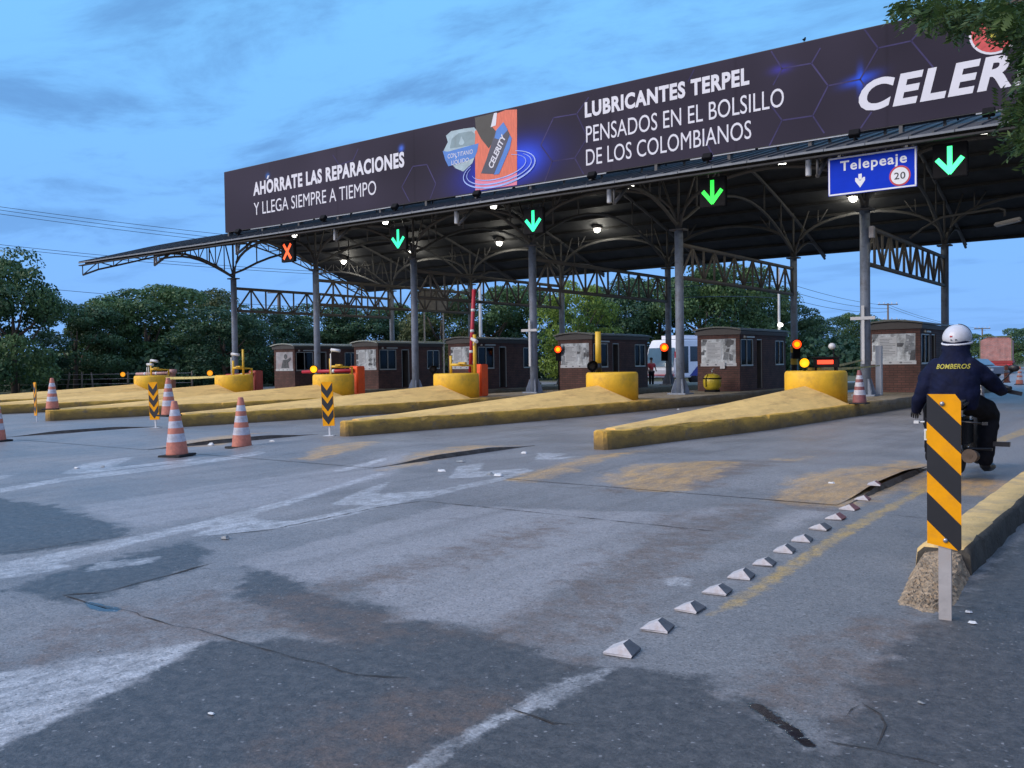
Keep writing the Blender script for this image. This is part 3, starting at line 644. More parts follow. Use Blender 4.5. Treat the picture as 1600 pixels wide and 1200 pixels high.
# columns
def make_column():
    mb = MB(); mb.lathe((0, 0, 0), [(.155, ZI), (.155, 6.28)], 20)
    c = mb.build('column', MT['steel'], canopy)
    b = MB(); b.b2((-.36, -.36, ZI - .01), (.36, .36, ZI + .05))
    for a in range(4):
        an = a * math.pi / 2 + math.pi / 4
        b.prism([(.14, ZI + .05), (.34, ZI + .05), (.34, ZI + .12), (.19, ZI + .55), (.14, ZI + .55)], lambda x, z, t, an=an: (x * math.cos(an) - t * math.sin(an), x * math.sin(an) + t * math.cos(an), z), -.02, .02)
    b.build('base_plate', MT['steel'], c)
    h = MB(); h.b2((-.28, -.2, 6.24), (.28, .2, 6.30))
    h.tube([(0, 0, 6.3), (0, 0, 8.5)], .05, 8)
    for sx, sy, t in ((1, 0, .75), (-1, 0, .75)): h.tube([(0, 0, 6.32), (sx * t, sy * t, 8.45)], .038, 6)
    h.build('head_struts', MT['truss'], c)
    return c
cols = []
for k in range(7):
    for Y in (YF, YB):
        if not cols: c = make_column()
        else: c = copy_tree(cols[0], canopy)
        c.location = (XF[k], Y, 0); cols.append(c)
def lattice(mb, top, bot, ts, r=.04, rw=.028, chord=True):
    """top(t), bot(t) -> 3D; ts list of parameters"""
    T = [Vector(top(t)) for t in ts]; B = [Vector(bot(t)) for t in ts]
    if chord: mb.tube(T, r, 8); 
    mb.tube(B, r, 8)
    for i in range(len(ts)):
        if (T[i] - B[i]).length > .12:
            mb.tube([T[i], B[i]], rw, 6)
            if i + 1 < len(ts): mb.tube([T[i], B[i + 1]] if i % 2 else [B[i], T[i + 1]], rw, 6)
# portal trusses between front and back columns
pt = None
for k in range(7):
    if pt is None:
        mb = MB(); ts = np.linspace(0, 1, 13)
        lattice(mb, lambda t: (0, .15 + t * 11.65, 5.76), lambda t: (0, .15 + t * 11.65, 4.57), list(ts), .078, .048)
        pt = mb.build('portal_truss', MT['portal'], canopy); o = pt
    else: o = copy_tree(pt, canopy)
    o.location = (XF[k], YF, 0)
# arched trusses across the lanes, both rows
ar = None
for k in range(6):
    for Y in (YF, YB):
        if ar is None:
            mb = MB(); n = 16
            ang = [math.pi - math.pi * i / n for i in range(n + 1)]
            mb.tube([(3.25 + 3.2 * math.cos(a), 0, 6.33 + 1.72 * math.sin(a) ** .8 if 0 < a < math.pi else 6.33) for a in ang], .068, 10)
            for x in (1.15, 5.35):
                zz = 6.33 + 1.72 * (1 - ((x - 3.25) / 3.2) ** 2) ** .4
                mb.tube([(x, 0, zz), (x, 0, 8.46)], .03, 6); mb.tube([(x, 0, zz), (x + (.5 if x < 3 else -.5), 0, 8.46)], .03, 6)
            mb.tube([(0, 0, 8.47), (6.5, 0, 8.47)], .055, 8)
            ar = mb.build('lane_arch', MT['truss'], canopy); o = ar
        else: o = copy_tree(ar, canopy)
        o.location = (XF[k], Y, 0)
# end arch to the left gable
for Y in (YF, YB):
    mb = MB(); n = 10
    P = [(XF[0] - (XF[0] - XL) * t, Y, 6.33 + (1.55 * math.sin(min(1, t * 1.25) * math.pi / 2))) for t in np.linspace(0, 1, n)]
    mb.tube(P, .06, 8); mb.tube([(XF[0], Y, 8.47), (XL, Y, 8.47)], .055, 8)
    for i in range(1, n): mb.tube([P[i], (P[i][0], Y, 8.47)], .03, 6); mb.tube([P[i - 1], (P[i][0], Y, 8.47)] if i % 2 else [P[i], (P[i - 1][0], Y, 8.47)], .03, 6)
    mb.build('end_arch', MT['truss'], canopy)
# rafters trusses front to back on every column line and the gable
def rafter(x, gable):
    mb = MB()
    yy = list(np.linspace(YE0 + .15, YE1 - .15, 25))
    if gable: bot = lambda y: roof_z(y) - (.72 if y < YE0 + .3 else .60)
    else:
        def bot(y):
            yq = y if y < 36.02 else 72.04 - y
            if yq <= 26.2: return 6.62 + (yq - 25.45) * .25
            if yq < YF: return 6.33 + 1.05 * math.sin(math.pi * (YF - yq) / (YF - 26.2) * .62) ** .9 * .95 if yq < YF - .01 else 6.33
            return 6.33 + 1.9 * math.sin(math.pi / 2 * min(1, (yq - YF) / 5.9)) ** .8
    if gable: lattice(mb, lambda y: (x, y, roof_z(y) - .20), lambda y: (x, y, min(bot(y), roof_z(y) - .32)), yy, .05, .03)
    else:
        mb.tube([(x, y, roof_z(y) - .22) for y in yy], .07, 8); mb.tube([(x, y, min(bot(y), roof_z(y) - .30)) for y in yy], .06, 8)
        for y in (yy[0], 27.2, 28.6, 31.6, 33.6, 38.4, 40.4, 43.4, 44.8, yy[-1]): mb.tube([(x, y, roof_z(y) - .22), (x, y, min(bot(y), roof_z(y) - .30))], .035, 6)
    mb.build('gable_truss' if gable else 'rafter_truss', MT['truss'], canopy)
rafter(XL + .1, True)
for k in range(7): rafter(XF[k], False)
# downspout stubs under the front eave
ds = None
for k in range(7):
    if ds is None:
        mb = MB(); mb.lathe((0, 0, 0), [(.075, -.62), (.08, -.60), (.08, 0)], 14); ds = mb.build('downspout', MT['white_pvc'], canopy); o = ds
    else: o = copy_tree(ds, canopy)
    o.location = (XF[k] - .35, 25.75, roof_z(25.75) - .09)
mb = MB(); mb.b2((XL, YE0 - .02, 7.10), (XR, YE0 + .12, 7.15)); mb.build('gutter', MT['purlin'], canopy)

# ------------------------------------------------------------------ billboard
YBD = 27.6
bb = thing('billboard', 'long dark grey advertising billboard along the canopy roof with white lettering', 'billboard', (0, 0, 0))
BL, BR_, BZ0, BZ1 = -37.96, 7.0, 8.20, 11.13
def board_face():
    xs = np.linspace(BL, BR_, 560); zs = np.linspace(BZ0, BZ1, 42); X, Z = np.meshgrid(xs, zs)
    v = np.stack([X, np.full_like(X, YBD), Z], -1).reshape(-1, 3); nx, nz = len(xs), len(zs); i = np.arange(nx * nz).reshape(nz, nx)
    f = np.stack([i[:-1, :-1], i[:-1, 1:], i[1:, 1:], i[1:, :-1]], -1).reshape(-1, 4)
    me = bpy.data.meshes.new('printed_face'); me.from_pydata(v.tolist(), [], f.tolist()); 
    x, z = v[:, 0], v[:, 2]
    base = np.array([0.038, 0.032, 0.050]); c = np.tile(base, (len(v), 1))
    rg = np.random.RandomState(3)
    for _ in range(90):
        cx, cz, s, a = rg.uniform(BL, BR_), rg.uniform(BZ0, BZ1), rg.uniform(.4, 2.2), rg.uniform(-.16, .16)
        c *= (1 + a * np.exp(-((x - cx) ** 2 / (2 * s * s) + (z - cz) ** 2 / (s * s))))[:, None]
    c *= (1 - .16 * (np.abs(((x - BL + 1.2) % 4.6) - .04) < .045))[:, None]
    c *= (1 + .07 * np.sin(x * 1.7 + np.sin(x * .63) * 3) * np.clip((z - BZ0) / 3, 0, 1))[:, None]
    def glow(px, py, sx, sz, col, amt, rot=0):
        nonlocal c
        p = at_y(px, py, YBD); dx, dz = x - p.x, z - p.z; ca, sa = math.cos(rot), math.sin(rot); u = (dx * ca + dz * sa) / sx; w = (-dx * sa + dz * ca) / sz
        a = amt * np.exp(-(u * u + w * w)); c = c * (1 - a[:, None]) + np.array(col) * a[:, None]
    glow(785, 262, 1.75, .72, (0.02, 0.05, 0.62), .95, .12); glow(820, 248, .75, .5, (0.05, 0.12, 0.85), .8)
    glow(1344, 124, .42, .13, (0.03, 0.10, 0.70), .85, .15); glow(1344, 124, .08, .32, (0.03, 0.12, 0.80), .8); glow(1220, 108, .3, .12, (.06, .05, .35), .7)
    glow(627, 232, .12, .12, (.08, .2, .8), .9); glow(418, 275, .12, .12, (.05, .2, .6), .7)
    a = me.color_attributes.new('print', 'FLOAT_COLOR', 'POINT'); a.data.foreach_set('color', np.concatenate([c, np.ones((len(c), 1))], 1).ravel())
    me.materials.append(MT['bbprint']); o = bpy.data.objects.new('printed_face', me); COL.objects.link(o); o.parent = bb
MT['bbprint'] = MAttr('billboard_print', 'print', .7)
MT['bbprint'].node_tree.nodes['Principled BSDF'].inputs['Specular IOR Level'].default_value = .12
board_face()
mb = MB(); mb.b2((BL - .02, YBD + .01, BZ0 - .02), (BR_, YBD + .30, BZ1 + .02)); mb.build('backing_frame', MT['board_back'], bb)
mb = MB()
for x in np.arange(BL + .5, BR_, 1.6): mb.b2((x - .04, YBD + .32, 7.9), (x + .04, YBD + .40, BZ1)); mb.tube([(x, YBD + .36, BZ1 - .3), (x, YBD + 2.2, roof_z(YBD + 2.2))], .03, 6)
for x in np.arange(BL + .2, BR_, 2.6): mb.b2((x - .05, YBD + .02, roof_z(YBD) - .02), (x + .05, YBD + .28, BZ0 - .03))
mb.build('support_posts', MT['truss'], bb)
rr = random.Random(8); x = BL + 2
while x < BR_:
    L_ = rr.uniform(1.6, 4.2); mb = MB(); mb.box((x + L_ / 2, YBD - .02, BZ0 - .06), (L_, .02, .035), ry=rr.uniform(-.006, .006)); x += L_ + rr.choice((.08, .15, .1, 3.2, .2)); mb.build('lower_flashing', MT['edge'], bb)
BF = lambda x, z, e=.006: (x, YBD - e, z)
def bp(px, py): p = at_y(px, py, YBD); return p.x, p.z
def bline(s, lb, rb_, cap_px, bold=0.0, acc=None, **kw):
    tb = MB(); (x0, z0), (x1, z1) = bp(*lb), bp(*rb_); ct = bp(*cap_px)[1]; zb = (z0 + z1) / 2; cap = ct - z0
    text_into(tb, s, x0, x1, zb, cap, lambda x, z: BF(x, z), 0, bold, **kw)
    if acc is not None:
        xa = x0 + (x1 - x0) * acc; tb.add([BF(xa - .03, zb + cap * 1.06), BF(xa + .06, zb + cap * 1.06), BF(xa + .17, zb + cap * 1.30), BF(xa + .04, zb + cap * 1.30)], [(0, 1, 2, 3)])
    tb.build('lettering', MT['text_white'], bb, recalc=False)
bline('AHORRATE LAS REPARACIONES', (396, 305), (632, 262), (397, 284), .042, acc=.106, space=1.10)
bline('Y LLEGA SIEMPRE A TIEMPO', (397, 335), (588, 305), (396, 316))
bline('LUBRICANTES TERPEL', (914, 184), (1171, 132), (914, 160), .042, space=1.10)
bline('PENSADOS EN EL BOLSILLO', (916, 221), (1225, 168), (915, 196))
bline('DE LOS COLOMBIANOS', (916, 259), (1174, 216), (916, 234))
bline('CELERITY', (1342, 174), (1581, 137), (1342, 126), .036, shear=.22, ref='CELER', space=1.1)
# hexagon line print
def seg2(mb, a, b_, w, fn, mi=0):
    d = Vector((b_[0] - a[0], b_[1] - a[1])); n = Vector((-d.y, d.x)).normalized() * w
    mb.add([fn(a[0] + n.x, a[1] + n.y), fn(b_[0] + n.x, b_[1] + n.y), fn(b_[0] - n.x, b_[1] - n.y), fn(a[0] - n.x, a[1] - n.y)], [(0, 1, 2, 3)], mi)
def pl(pts, w=.022):
    q = [bp(*p_) for p_ in pts]
    hx = MB()
    for a, b_ in zip(q[:-1], q[1:]): seg2(hx, a, b_, w, lambda x, z: BF(x, z, .003))
    hx.build('hexagon_print', MT['hexline'], bb, recalc=False)
pl(((845, 227), (865, 184), (901, 178), (918, 215), (898, 247), (863, 252), (845, 227))); pl(((863, 252), (850, 287))); pl(((901, 178), (920, 152))); pl(((898, 247), (912, 272)))
pl(((1205, 80), (1222, 107), (1268, 99), (1294, 134), (1270, 181), (1222, 188), (1205, 165))); pl(((1222, 107), (1208, 133))); pl(((1268, 99), (1282, 75))); pl(((1222, 188), (1202, 228))); pl(((1270, 181), (1288, 208)))
pl(((1294, 134), (1344, 124), (1372, 75), (1424, 64), (1458, 105))); pl(((1372, 75), (1350, 45))); pl(((1344, 124), (1352, 135))); pl(((1424, 64), (1440, 45))); pl(((1362, 175), (1345, 200)))
pl(((628, 292), (645, 260), (667, 257), (681, 287), (672, 311))); pl(((628, 292), (640, 315))); pl(((520, 242), (530, 258), (552, 250), (560, 232))); pl(((1100, 215), (1115, 245), (1105, 256))); pl(((1075, 128), (1085, 108)))
# printed picture: shield, orange sachet, swirl rings
MT['pr_orange'] = M('print_orange', (0.66, 0.135, 0.07), .55, 0, .18, 3, stretch=(6, 1, 1))
MT['pr_pink'] = M('print_pink', (0.72, 0.20, 0.30), .55, 0, .08)
MT['pr_shield'] = M('print_shield', (0.30, 0.42, 0.46), .5, 0, .2, 3)
MT['pr_shield2'] = M('print_shield_inner', (0.16, 0.25, 0.28), .5, 0, .2, 3)
MT['pr_blue'] = M('print_blue', (0.03, 0.17, 0.52), .5, 0, .12, 3)
MT['pr_dark'] = M('print_charcoal', (0.012, 0.014, 0.015), .5, 0, .3, 3)
MT['pr_navy'] = M('print_navy', (0.03, 0.035, 0.07), .5, 0, .2, 3)
MT['pr_ring'] = M('print_ring', (0.30, 0.42, 0.80), .5, 0, .3, 2)
def bpoly(name, pts, mat, e):
    mb = MB(); q = [BF(*bp(*p_), e) for p_ in pts]; mb.add(q, [tuple(range(len(q)))]); return mb.build(name, mat, bb, recalc=False)
bpoly('printed_shield', ((693, 236), (700, 222), (697, 212), (705, 205), (725, 201), (741, 199), (746, 205), (748, 225), (744, 240), (738, 255), (724, 268), (712, 263), (700, 250)), MT['pr_shield'], .006)
bpoly('shield_inset', ((703, 232), (706, 217), (717, 208), (737, 205), (743, 210), (742, 226)), MT['pr_shield2'], .009)
bpoly('shield_drop', ((717, 225), (721, 213), (726, 222), (724, 226), (720, 227)), MT['pr_shield'], .012)
bpoly('shield_band', ((692, 236), (700, 237), (748, 224), (746, 236), (742, 246), (722, 254), (701, 260), (696, 250)), MT['pr_blue'], .012)
tb2 = MB()
(x0, z0), (x1, z1) = bp(700, 248), bp(739, 240); dz = (z1 - z0) / (x1 - x0)
text_into(tb2, 'CON TITANIO', x0, x1, 0, .17, lambda x, z: BF(x, z0 + z + (x - x0) * dz, .016), 0, 0)
(x0, z0), (x1, z1) = bp(706, 258), bp(733, 253); dz = (z1 - z0) / (x1 - x0)
text_into(tb2, 'LIQUIDO', x0, x1, 0, .17, lambda x, z: BF(x, z0 + z + (x - x0) * dz, .016), 0, 0)
tb2.add([BF(x0 + .20, z0 + .225, .016), BF(x0 + .24, z0 + .225, .016), BF(x0 + .30, z0 + .30, .016), BF(x0 + .25, z0 + .30, .016)], [(0, 1, 2, 3)])
tb2.build('shield_lettering', MT['text_white'], bb, recalc=False)
bpoly('printed_sachet', ((742, 205), (743, 298), (808, 289), (808, 171), (790, 172), (775, 178)), MT['pr_orange'], .008)
bpoly('sachet_foot', ((742.5, 282), (743, 298), (808, 289), (808, 270), (776, 280)), MT['pr_pink'], .010)
bpoly('printed_pouch', ((742, 184), (771, 177), (769, 198), (775, 205), (770, 222), (764, 232), (752, 217), (744, 202)), MT['pr_dark'], .012)
bpoly('pouch_tag', ((772, 177), (777, 176), (775, 196), (767, 199)), MT['text_white'], .014)
bpoly('printed_label', ((752, 271), (760, 250), (775, 205), (787, 191), (797, 210), (786, 240), (772, 272)), MT['pr_navy'], .016)
bpoly('label_stripe', ((772, 273), (786, 240), (797, 211), (800, 216), (797, 232), (780, 272)), MT['pr_blue'], .018)
bpoly('label_top', ((776, 203), (787, 191), (794, 203), (780, 218), (773, 216)), MT['pr_blue'], .018)
(x0, z0), (x1, z1) = bp(770, 264), bp(792, 213); Lt = math.hypot(x1 - x0, z1 - z0); ca, sa = (x1 - x0) / Lt, (z1 - z0) / Lt
tb3 = MB(); text_into(tb3, 'CELERITY', 0, Lt, 0, .26, lambda x, z: BF(x0 + x * ca - z * sa, z0 + x * sa + z * ca, .022), 0, .03, .15)
(xa, za) = bp(782, 258)
text_into(tb3, '20W-50 TITANIO', 0, Lt * .62, 0, .12, lambda x, z: BF(xa + x * ca - z * sa, za + x * sa + z * ca, .022), 0, .0) if False else None
tb3.build('label_lettering', MT['text_white'], bb, recalc=False)
rg = MB()
def ring(cx, cy, ax, az, w, a0, a1, rot):
    n = 40; vs = []
    for i in range(n + 1):
        a = a0 + (a1 - a0) * i / n; ww = w * (.35 + .65 * abs(math.sin((i / n) * math.pi)))
        for k in (-1, 1):
            u, v_ = (ax + k * ww) * math.cos(a), (az + k * ww) * math.sin(a); c0 = bp(cx, cy); vs.append(BF(c0[0] + u * math.cos(rot) - v_ * math.sin(rot), c0[1] + u * math.sin(rot) + v_ * math.cos(rot), .026))
    rg.add(vs, [(2 * i, 2 * i + 1, 2 * i + 3, 2 * i + 2) for i in range(n)])
ring(779, 265, 1.72, .62, .035, R(140), R(420), .06); ring(779, 264, 1.55, .52, .025, R(150), R(400), .06); ring(779, 262, 1.30, .42, .02, R(190), R(420), .06)
rg.build('swirl_print', MT['pr_ring'], bb, recalc=False)
# round emblem at the right
em = MB(); c0 = bp(1556, 46)
def disc(mb, c, r, fn, mi, n=32, a0=0, a1=2 * math.pi):
    mb.add([fn(c[0] + r * math.cos(a0 + (a1 - a0) * i / n), c[1] + r * math.sin(a0 + (a1 - a0) * i / n)) for i in range(n + 1)], [tuple(range(n + 1))], mi)
disc(em, c0, .66, lambda x, z: BF(x, z, .006), 0); disc(em, c0, .60, lambda x, z: BF(x, z, .010), 1)
disc(em, (c0[0] + .12, c0[1] + .08), .36, lambda x, z: BF(x, z, .014), 2, 24, R(200), R(390))
em.build('round_emblem', [MT['text_white'], M('emblem_red', (.55, .05, .05), .5), M('emblem_yellow', (.60, .52, .04), .5)], bb, recalc=False)
# flood fixtures at the foot of the billboard
fx = None
FLX = [(372, 360), (505, 340), (617, 321), (745, 298), (925, 268), (1105, 240), (1335, 200), (1545, 166)]
FLL = ['left of the lettering at the billboard corner', 'below the small letters on the left text', 'under the middle of the left text', 'under the orange printed sachet', 'under the left end of the three line text', 'under the right end of the three line text', 'below the large letter C', 'near the tree leaves at the right']
for (px, py), l in zip(FLX, FLL):
    q = at_y(px, py, YBD - .75)
    if fx is None:
        fx = thing('billboard_floodlight', '', 'floodlight', (0, 0, 0), 0, 'small black floodlights along the foot of the billboard')
        mb = MB(); mb.box((0, 0, .13), (.30, .16, .22), rx=R(-35)); mb.build('lamp_head', MT['black'], fx, bevel=.015)
        mb = MB(); mb.b2((-.02, -.03, -.16), (.02, .03, .06)); mb.b2((-.02, -.02, -.02), (.02, .5, .02)); mb.build('bracket', MT['black'], fx); o = fx
    else: o = copy_tree(fx)
    o.location = (q.x, YBD - .75, roof_z(YBD - .75) + .10); o['label'] = 'small black floodlight ' + l
# ------------------------------------------------------------------ lane signals
SIGL = ['red cross lane signal, lit, above the farthest left lane', 'small teal green arrow lane signal above the lane left of the raised boom', 'teal green arrow lane signal under the printed sachet of the billboard', 'bright green arrow lane signal left of the blue road sign', 'largest and brightest green arrow lane signal right of the blue road sign']
for i, (px, py) in enumerate(((449, 393), (622, 373), (833, 345), (1113, 300), (1484, 250))):
    q = at_y(px, py, 25.9)
    s = thing('lane_signal', SIGL[i], 'lane signal', q, 0, 'lane signals under the front eave')
    mb = MB(); mb.b2((-.42, 0, -.45), (.42, .16, .45)); mb.build('housing', MT['black'], s, bevel=.02)
    mb = MB(); mb.tube([(-.25, .08, .44), (-.25, .08, 7.05 - q.z)], .02, 6); mb.tube([(.25, .08, .44), (.25, .08, 7.05 - q.z)], .02, 6); mb.build('hanger', MT['truss'], s)
    mb = MB(); w = .062; fn = lambda x, z: (x, -.008, z)
    if i == 0: seg2(mb, (-.24, .32), (.24, -.32), w, fn); seg2(mb, (.24, .32), (-.24, -.32), w, lambda x, z: (x, -.011, z))
    else:
        seg2(mb, (0, .36), (0, -.22), w, fn); seg2(mb, (-.31, .05), (.02, -.34), w, lambda x, z: (x, -.011, z)); seg2(mb, (.31, .05), (-.02, -.34), w, lambda x, z: (x, -.014, z))
    mb.build('lit_cross' if i == 0 else 'lit_arrow', [MT['led_red'], MT['led_teal'], MT['led_teal'], MT['led_green'], MT['led_bright']][i], s, recalc=False)
# ------------------------------------------------------------------ blue road sign
q = [at_y(1292, 248, 25.6), at_y(1431, 229, 25.6), at_y(1434, 291, 25.6), at_y(1296, 307, 25.6)]
sx0, sx1 = (q[0].x + q[3].x) / 2, (q[1].x + q[2].x) / 2; sz1, sz0 = (q[0].z + q[1].z) / 2, (q[2].z + q[3].z) / 2
sg = thing('road_sign', 'blue rectangular road sign with white border, lane arrow and speed roundel', 'road sign', (sx0, 25.6, sz0)); sw, sh = sx1 - sx0, sz1 - sz0
mb = MB(); mb.b2((0, 0, 0), (sw, .04, sh)); mb.build('panel', MT['sign_blue'], sg)
mb = MB(); f_ = lambda x, z, e=.004: (x, -e, z)
for a, b_ in (((.015, .03), (sw - .015, .03)), ((.015, sh - .03), (sw - .015, sh - .03)), ((.03, .04), (.03, sh - .04)), ((sw - .03, .04), (sw - .03, sh - .04))): seg2(mb, a, b_, .02, f_)
mb.build('border', MT['sign_white'], sg, recalc=False)
mb = MB(); text_into(mb, 'Telepeaje', .33, 2.06, .66, .27, lambda x, z: (x, -.004, z), 0, .02, space=1.12); mb.build('lettering', MT['sign_white'], sg, recalc=False); mb = MB()
seg2(mb, (.86, .52), (.86, .36), .045, f_); mb.add([f_(.73, .42), f_(.78, .42), f_(.86, .33), f_(.94, .42), f_(.99, .42), f_(.99, .33), f_(.86, .15), f_(.73, .33)], [(0, 1, 2, 6, 7), (2, 3, 4, 5, 6)])
mb.build('lane_arrow', MT['sign_white'], sg, recalc=False)
mb = MB(); cc = (sw - .42, .33); disc(mb, cc, .27, lambda x, z: (x, -.008, z), 0); disc(mb, cc, .225, lambda x, z: (x, -.011, z), 1)
text_into(mb, '20', cc[0] - .14, cc[0] + .14, cc[1] - .09, .18, lambda x, z: (x, -.015, z), 2, .012, space=1.1)
mb.build('speed_roundel', [MT['sign_red'], MT['sign_white'], MT['sign_black']], sg, recalc=False)
mb = MB(); mb.b2((.25, .045, .1), (.31, .10, 1.35)); mb.b2((sw - .31, .045, .1), (sw - .25, .10, 1.35)); mb.build('mounting_bars', MT['galv'], sg)

# ------------------------------------------------------------------ canopy lamps (lit)
dl = None; LI = 0
LAMPS = [(460, 366, 31.0), (602, 345, 31.0), (771, 321, 31.0), (985, 289, 31.0), (1222, 252, 31.0), (1535, 207, 31.0), (537, 407, 41.0), (642, 393, 41.0), (780, 378, 41.0), (933, 357, 41.0), (1333, 308, 41.0)]
LAML = ['front row canopy lamp right of the red cross signal', 'front row canopy lamp left of the first teal arrow', 'front row canopy lamp left of the middle teal arrow', 'small front row canopy lamp between middle and right arrows', 'front row canopy lamp beside a white spout, left of the blue sign',
        'front row canopy lamp at the leaves, right of the brightest arrow', 'back row canopy lamp under the red cross signal', 'back row canopy lamp below the first teal arrow', 'large back row canopy lamp in the middle bay', 'large glowing back row canopy lamp right of the middle arrow', 'back row canopy lamp half hidden below the blue sign']
for (px, py, Y), lb in zip(LAMPS, LAML):
    q = at_y(px, py, Y)
    if dl is None:
        dl = thing('canopy_lamp', lb, 'lamp', q, 0, 'lit lamps under the canopy roof')
        mb = MB(); mb.lathe((0, 0, 0), [(.05, .30), (.10, .26), (.20, .03), (.21, 0), (.19, 0)], 18); mb.build('shade', MT['galv'], dl)
        mb = MB(); mb.sphere((0, 0, -.05), (.14, .14, .12), 16, 10); mb.build('bulb', MT['led_white'], dl)
        mb = MB(); mb.tube([(0, 0, .28), (0, 0, 1.0)], .015, 6); mb.build('hanger', MT['truss'], dl); o = dl
    else: o = copy_tree(dl)
    o.location = q; o['label'] = lb
    if Y > 40: o.scale = (1.25, 1.25, 1.25)
    if Y > 40 or LI in (1, 4, 5):
        la = bpy.data.lights.new('lamp_light', 'POINT'); la.energy = 85; la.color = (1, .95, .82); la.shadow_soft_size = .15
        lo = bpy.data.objects.new('lamp_light', la); COL.objects.link(lo); lo.parent = o; lo.location = (0, 0, -.25)
    LI += 1

# ------------------------------------------------------------------ toll booths
def wall_run(mb, fn, L_, z0, z1, th, openings, mi=0):
    """solid wall pieces along u in 0..L_ with rectangular openings (u0,u1,za,zb); fn(u, t, z) -> local"""
    cuts = sorted(set([0, L_] + [o_[0] for o_ in openings] + [o_[1] for o_ in openings]))
    def bx(u0, u1, a, b_):
        if b_ - a < 1e-3: return
        vs = [fn(u, t, z) for z in (a, b_) for t in (0, th) for u in (u0, u1)]
        mb.add(vs, [(0, 2, 3, 1), (4, 5, 7, 6), (0, 1, 5, 4), (2, 6, 7, 3), (0, 4, 6, 2), (1, 3, 7, 5)], mi)
    for u0, u1 in zip(cuts[:-1], cuts[1:]):
        op = [o_ for o_ in openings if o_[0] <= u0 + 1e-6 and o_[1] >= u1 - 1e-6]
        if op: bx(u0, u1, z0, op[0][2]); bx(u0, u1, op[0][3], z1)
        else: bx(u0, u1, z0, z1)
BW, BLn, BZW = .88, 5.0, 2.22     # half width, length, wall height above the island
